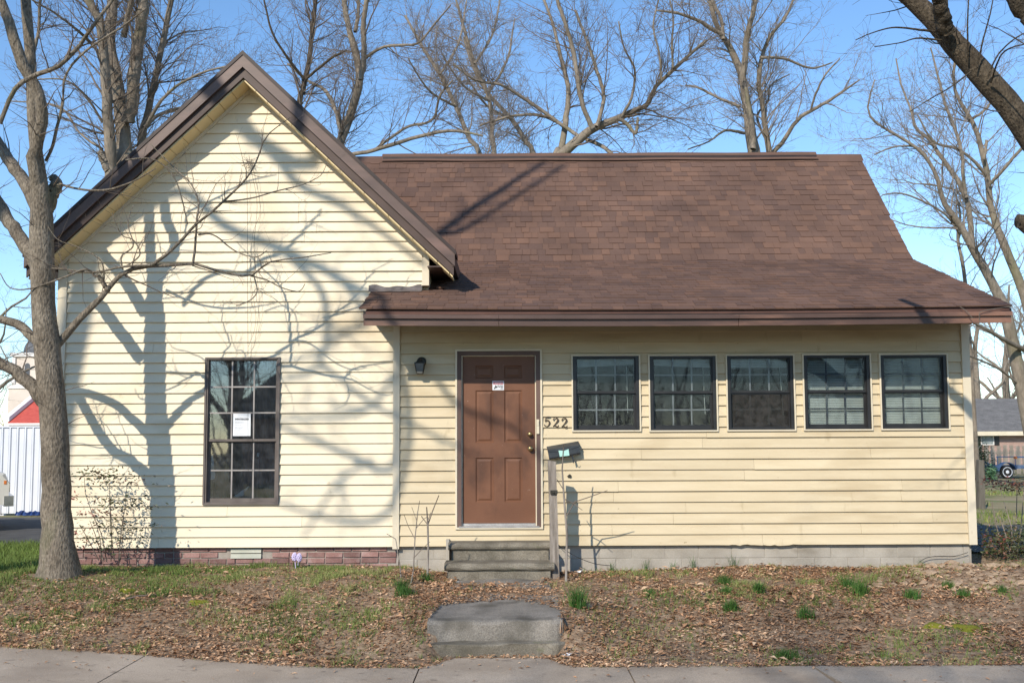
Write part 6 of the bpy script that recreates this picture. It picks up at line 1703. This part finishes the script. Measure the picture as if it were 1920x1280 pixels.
mb = MB(); mb.box(nx0_, nx1_, YC - 4, YC - .3, 0, zz2(793)); mb.build("nave_wall", MAT['stucco'], ch)
mb = MB(); rz = zz2(744); ex0 = at(38, 744, YC - 4)[0]
mb.add([(nx0_, YC - 4.2, zz2(790)), (nx1_, YC - 4.2, zz2(790)), (nx1_, YC - .4, rz + .5), (ex0 + .4, YC - .4, rz + .5), (nx0_, YC - 4.2, zz2(794)), (nx1_, YC - 4.2, zz2(794)), (nx1_, YC - .4, rz), (ex0 + .4, YC - .4, rz)], [(0, 1, 2, 3), (7, 6, 5, 4), (0, 4, 5, 1), (1, 5, 6, 2), (2, 6, 7, 3), (3, 7, 4, 0)]); mb.build("tiled_roof", MAT['redtile'], ch)
mb = MB(); q0, q1 = np.array([nx0_ - .1, YC - 4.25, zz2(788)]), np.array([ex0 + .3, YC - .45, rz + .6])
mb.hexa([tuple(q0 + [-.3, 0, -.1]), tuple(q0 + [.25, -.05, -.1]), tuple(q1 + [.25, -.05, -.1]), tuple(q1 + [-.3, 0, -.1]), tuple(q0 + [-.3, 0, .35]), tuple(q0 + [.25, -.05, .35]), tuple(q1 + [.25, -.05, .35]), tuple(q1 + [-.3, 0, .35])]); mb.build("gable_coping", MAT['stucco_w'], ch)
mb = MB(); mb.box(nx0_ - .1, nx1_, YC - 4.35, YC - 4.2, zz2(797), zz2(793)); mb.build("gutter", MAT['stucco_w'], ch)

# ------------------------------------------------------------------ right background
MAT['greyroof'] = M('grey_asphalt_roof', [(.13, .125, .12), (.19, .183, .175)], 2.5, .95, .4, 20, (1, 1, 3), fine=.3)
MAT['farbrick'] = M('far_brick', [(.30, .20, .165), (.40, .29, .25)], 3, .9, .3, 8, (1, 1, 3))
YN_ = 46; zn = lambda py: at(1870, py, YN_)[2]
nxl, nxr = at(1700, 800, YN_)[0], at(2250, 800, YN_)[0]
nh = thing("neighbour_house", "low brick house with grey roof beyond the right yard", "house", ((nxl + nxr) / 2, YN_ + 4, 0))
mb = MB(); mb.box(nxl + .4, nxr - .4, YN_, YN_ + 8, 0, zn(811)); mb.build("wall", MAT['farbrick'], nh)
mb = MB(); ry = YN_ + 4; rz = at(1870, 747, ry)[2]
mb.extr([(YN_ - .5, zn(808)), (ry, rz), (YN_ + 8.5, zn(808)), (YN_ + 8.5, zn(808) - .12), (YN_ - .5, zn(808) - .12)], 0, nxl, nxr); mb.build("roof", MAT['greyroof'], nh)
mb = MB(); mb.box(nxl, nxr, YN_ - .55, YN_ - .5, zn(808) - .26, zn(808) - .02); mb.build("fascia", MAT['trim'], nh)
for (a_, b_, c_, d_) in ((1840, 1861, 815, 832), (1960, 1990, 815, 832)):
    x0_, x1_ = at(a_, 820, YN_)[0], at(b_, 820, YN_)[0]
    mb = MB(); mb.box(x0_ - .06, x1_ + .06, YN_ - .06, YN_ - .005, zn(d_) - .06, zn(c_) + .06); wn = mb.build("window", MAT['stucco_w'], nh)
    mb = MB(); mb.box(x0_, x1_, YN_ - .075, YN_ - .061, zn(d_), zn(c_)); mb.build("pane", M('far_pane', [(.16, .19, .2), (.28, .31, .32)], 3, .2, spec=.5), wn)
    for s_ in (x0_ - .36, x1_ + .08):
        mb = MB(); mb.box(s_, s_ + .28, YN_ - .07, YN_ - .006, zn(d_) - .06, zn(c_) + .06); mb.build("shutter", MAT['black'], nh)
# picket fence
YK = 35; zk = lambda py: at(1870, py, YK)[2]
kx0, kx1 = at(1790, 850, YK)[0], at(2080, 850, YK)[0]
MAT['picket'] = M('old_picket_wood', [(.25, .21, .165), (.36, .31, .25)], 3, .9, .3, 20, (3, 3, .5), rnd=.12)
pf = thing("picket_fence", "weathered wooden picket fence in front of the brick house", "fence", ((kx0 + kx1) / 2, YK, 0))
hk = zk(835); pm_ = MB(); pm_.extr([(-.10, .06), (.10, .06), (.10, hk - .22), (.055, hk - .16), (.10, hk - .08), (.07, hk), (-.07, hk), (-.10, hk - .08), (-.055, hk - .16), (-.10, hk - .22)], 1, 0, .03)
me = bpy.data.meshes.new("picket"); me.from_pydata(pm_.v, [], pm_.f); me.materials.append(MAT['picket'])
x_ = kx0; k_ = 0
while x_ < kx1:
    o = link("picket", me, pf, (x_ - worg(pf)[0], 0, .03 * math.sin(k_ * 1.7))); x_ += .30; k_ += 1
for z_ in (.35, hk - .35):
    mb = MB(); mb.box(kx0 - .1, kx1 + .1, YK + .032, YK + .08, z_ - .05, z_ + .05); mb.build("rail", MAT['picket'], pf)
# utility trailer
MAT['blue'] = M('blue_trailer_paint', [(.05, .09, .17), (.10, .15, .25)], 4, .5, .05, 40)
MAT['plank'] = M('trailer_planks', [(.36, .27, .17), (.46, .36, .24)], 2, .8)
MAT['whiterim'] = M('white_wheel', [(.6, .62, .66), (.72, .74, .77)], 5, .4)
YT = 29; zt = lambda py: at(1885, py, YT)[2]
X0, X1 = at(1868, 870, YT)[0], at(1868, 870, YT)[0] + 3.4
tr_ = thing("utility_trailer", "small blue flatbed trailer with a white wheel in the right yard", "trailer", ((X0 + X1) / 2, YT + .8, 0))
zb0 = zt(876)
mb = MB(); mb.box(X0 + .15, X1, YT, YT + .06, zb0 - .05, zb0 + .08); mb.box(X0 + .15, X1, YT + 1.5, YT + 1.56, zb0 - .05, zb0 + .08); mb.box(X0 + .1, X0 + .16, YT, YT + 1.56, zb0 - .05, zb0 + .08); mb.build("chassis", MAT['blue'], tr_)
for k in range(7):
    mb = MB(); mb.box(X0 + .17, X1 - .02, YT + .065 + k * .205, YT + .26 + k * .205, zb0 + .02, zb0 + .06); mb.build("plank", MAT['plank'], tr_)
mb = MB(); zr = zt(857)
for yy in (YT + .03, YT + 1.53):
    mb.tube([(X0 + .75, yy, zr), (X1, yy, zr)], .025, 6)
    for xx in (X0 + .8, X0 + 2.0, X1 - .05): mb.tube([(xx, yy, zb0 + .08), (xx, yy, zr)], .022, 6)
mb.build("side_rail", MAT['blue'], tr_)
xw = at(1883, 886, YT)[0]; rw = (zt(875) - zt(897)) / 2 + .02
mb = MB(); mb.lathe((xw, YT - .28, rw + .05), [(rw * .74, 0), (rw * .94, 0), (rw, .03), (rw, .15), (rw * .94, .18), (rw * .74, .18)], 24, 1); wh = mb.build("wheel", MAT['tyre'], tr_)
mb = MB(); mb.lathe((xw, YT - .29, rw + .05), [(.03, 0), (.07, .01), (rw * .5, .02), (rw * .78, .004), (rw * .78, .12)], 20, 1); mb.build("rim", MAT['whiterim'], wh)
pts = [(xw + (rw + .12) * math.cos(a_), rw + .05 + (rw + .14) * math.sin(a_)) for a_ in np.linspace(.25, math.pi - .1, 9)]
poly = pts + [(xw + (rw + .09) * math.cos(a_), rw + .05 + (rw + .11) * math.sin(a_)) for a_ in np.linspace(math.pi - .1, .25, 9)]
mb = MB(); mb.extr(poly, 1, YT - .32, YT - .02); mb.build("fender", MAT['blue'], tr_)
mb = MB(); mb.tube([(X0 + .15, YT + .1, zb0), (X0 - .35, YT + .5, zb0 + .25), (X0 - .55, YT + .78, zb0 + .3)], .04, 6); mb.build("tongue", MAT['blue'], tr_)
mb = MB(); mb.box(X0 + .72, X0 + .86, YT - .02, YT + .0, zr - .06, zr + .03); mb.build("marker_light", MAT['orange'], tr_)
mb = MB(); mb.tube([(xw, YT - .2, rw + .05), (xw, YT + 1.75, rw + .05)], .03, 6); mb.build("axle", MAT['black'], tr_)
# post in the yard
YO = 9.9; p = at(1839, 960, YO); q = at(1838, 862, YO)
mb = MB(); mb.hexa([(p[0] - .075, YO - .07, 0), (p[0] + .075, YO - .07, 0), (p[0] + .075, YO + .07, 0), (p[0] - .075, YO + .07, 0), (q[0] - .065, YO - .06, q[2]), (q[0] + .06, YO - .06, q[2] - .01), (q[0] + .06, YO + .06, q[2]), (q[0] - .065, YO + .06, q[2] + .01)])
MAT['darkwood'] = M('dark_weathered_post', [(.09, .08, .065), (.16, .145, .12)], 6, .9, .4, 30, (6, 6, .5))
tag(mb.build("wooden_post", MAT['darkwood'], None), "short dark wooden post standing in the yard right of the house", "post")
MAT['evergreen'] = M('evergreen_leaf', [(.85,) * 3, (1.1,) * 3], 3, .6, tone=[(.02, .04, .012), (.045, .075, .02), (.085, .11, .03)], spec=.3)
def bush(lab, px0, px1, pyt, pyb, Yb, n, L, mat, name="evergreen_bush"):
    a_, b_ = at(px0, pyb, Yb), at(px1, pyt, Yb); c_ = ((a_[0] + b_[0]) / 2, Yb, (b_[2]) / 2)
    t_ = thing(name, lab, "bush", (c_[0], Yb, 0))
    r = np.random.default_rng(px0); cs = []
    for i in range(16):
        d_ = unit(r.normal(size=3)) * r.random() ** .4 * .75
        cs.append(((c_[0] + d_[0] * (b_[0] - a_[0]) / 2, Yb + d_[1] * (b_[0] - a_[0]) / 2, max(.1, c_[2] + d_[2] * b_[2] / 2)), (b_[0] - a_[0]) * .3, (b_[0] - a_[0]) * .3, b_[2] * .3, r.uniform(.1, .8), n / 16))
    V, Fc, T = leafcloud(cs, 1, L, px0); o0 = worg(t_)
    V[:, 2] = np.maximum(V[:, 2], .02)
    o = link("foliage", np_mesh("foliage", V - o0, Fc, T), t_, (0, 0, 0), mat); o["kind"] = "stuff"
    for k in range(4):
        mb = MB(); mb.tube([(c_[0] + .05 * k, Yb, 0), (c_[0] + r.normal() * .2, Yb + r.normal() * .2, b_[2] * .6)], [.03, .01], 5); mb.build("stem", MAT['twig3'], t_)
bush("dense green bush against the house corner in front of the picket fence", 1815, 1860, 828, 880, 27, 2600, .09, MAT['evergreen'])
bush("low blue-green clump of leaves at the foot of the bush", 1846, 1868, 868, 884, 26, 500, .12, M('bluegreen_leaf', [(.85,) * 3, (1.1,) * 3], 3, .6, tone=[(.06, .13, .06), (.10, .2, .1), (.14, .25, .13)]), "leafy_clump")
# brush line far behind, closing the view under the trees
mb = MB(); 
rng = np.random.default_rng(5); n = 1400
bx_ = rng.uniform(-160, 160, n); by_ = rng.uniform(112, 150, n); h_ = rng.uniform(3, 9, n)
P = np.zeros((n, 4, 3)); d_ = rng.normal(size=(n, 3)) * .25 + [0, 0, 1]
for k in range(4):
    P[:, k] = np.stack([bx_, by_, 0 * bx_], 1) + d_ * (h_ * k / 3)[:, None] + rng.normal(size=(n, 3)) * .2 * k
R = np.stack([.12 * (1 - .28 * k) + 0 * bx_ for k in range(4)], 1)
V1, F1 = tubes(P, R, 3)
ch_ = grow(rng, (P, R), 5200, (1.5, 4), (.4, 1.1), 4, .6, .15, .05, rmin=.03)
V2, F2 = tubes(ch_[0], ch_[1], 3)
o = link("far_wood", np_mesh("far_wood", np.concatenate([V1, V2]), np.concatenate([F1, F2 + len(V1)])), None, (0, 0, 0), MAT['twig2'])
n = 900; a_ = rng.uniform(-140, 140, n); b_ = rng.uniform(-105, -62, n); h_ = rng.uniform(4, 11, n)  # unseen wood behind the camera, added to darken the reflected horizon
P = np.zeros((n, 4, 3)); d_ = rng.normal(size=(n, 3)) * .25 + [0, 0, 1]
for k in range(4): P[:, k] = np.stack([a_, b_, 0 * a_ - .4], 1) + d_ * (h_ * k / 3)[:, None] + rng.normal(size=(n, 3)) * .2 * k
R = np.stack([.16 * (1 - .28 * k) + 0 * a_ for k in range(4)], 1)
V3, F3 = tubes(P, R, 3); c3 = grow(rng, (P, R), 5000, (2, 5), (.4, 1.1), 4, .6, .15, .05, rmin=.04); V4, F4 = tubes(c3[0], c3[1], 3)
o2 = link("far_wood", np_mesh("far_wood", np.concatenate([V3, V4]), np.concatenate([F3, F4 + len(V3)])), None, (0, 0, 0), MAT['twig'])
tag(o2, "unseen bare wood across the street, added to darken the window reflections", "wood", None, "stuff")
tag(o, "far-off bare wood closing the horizon behind the houses", "wood", None, "stuff")
# house across the street, seen only as a dark shape in the window glass
hx = thing("house", "dark gabled house across the street, outside the frame", "house", (-9, -42, -.4))
mb = MB(); mb.box(-14, -4, -46, -38, -.4, 3.0); mb.build("wall", MAT['farbrick'], hx)
mb = MB(); mb.extr([(-14.6, 2.9), (-3.4, 2.9), (-9, 7.4)], 1, -46.4, -37.4); mb.build("roof", MAT['greyroof'], hx)
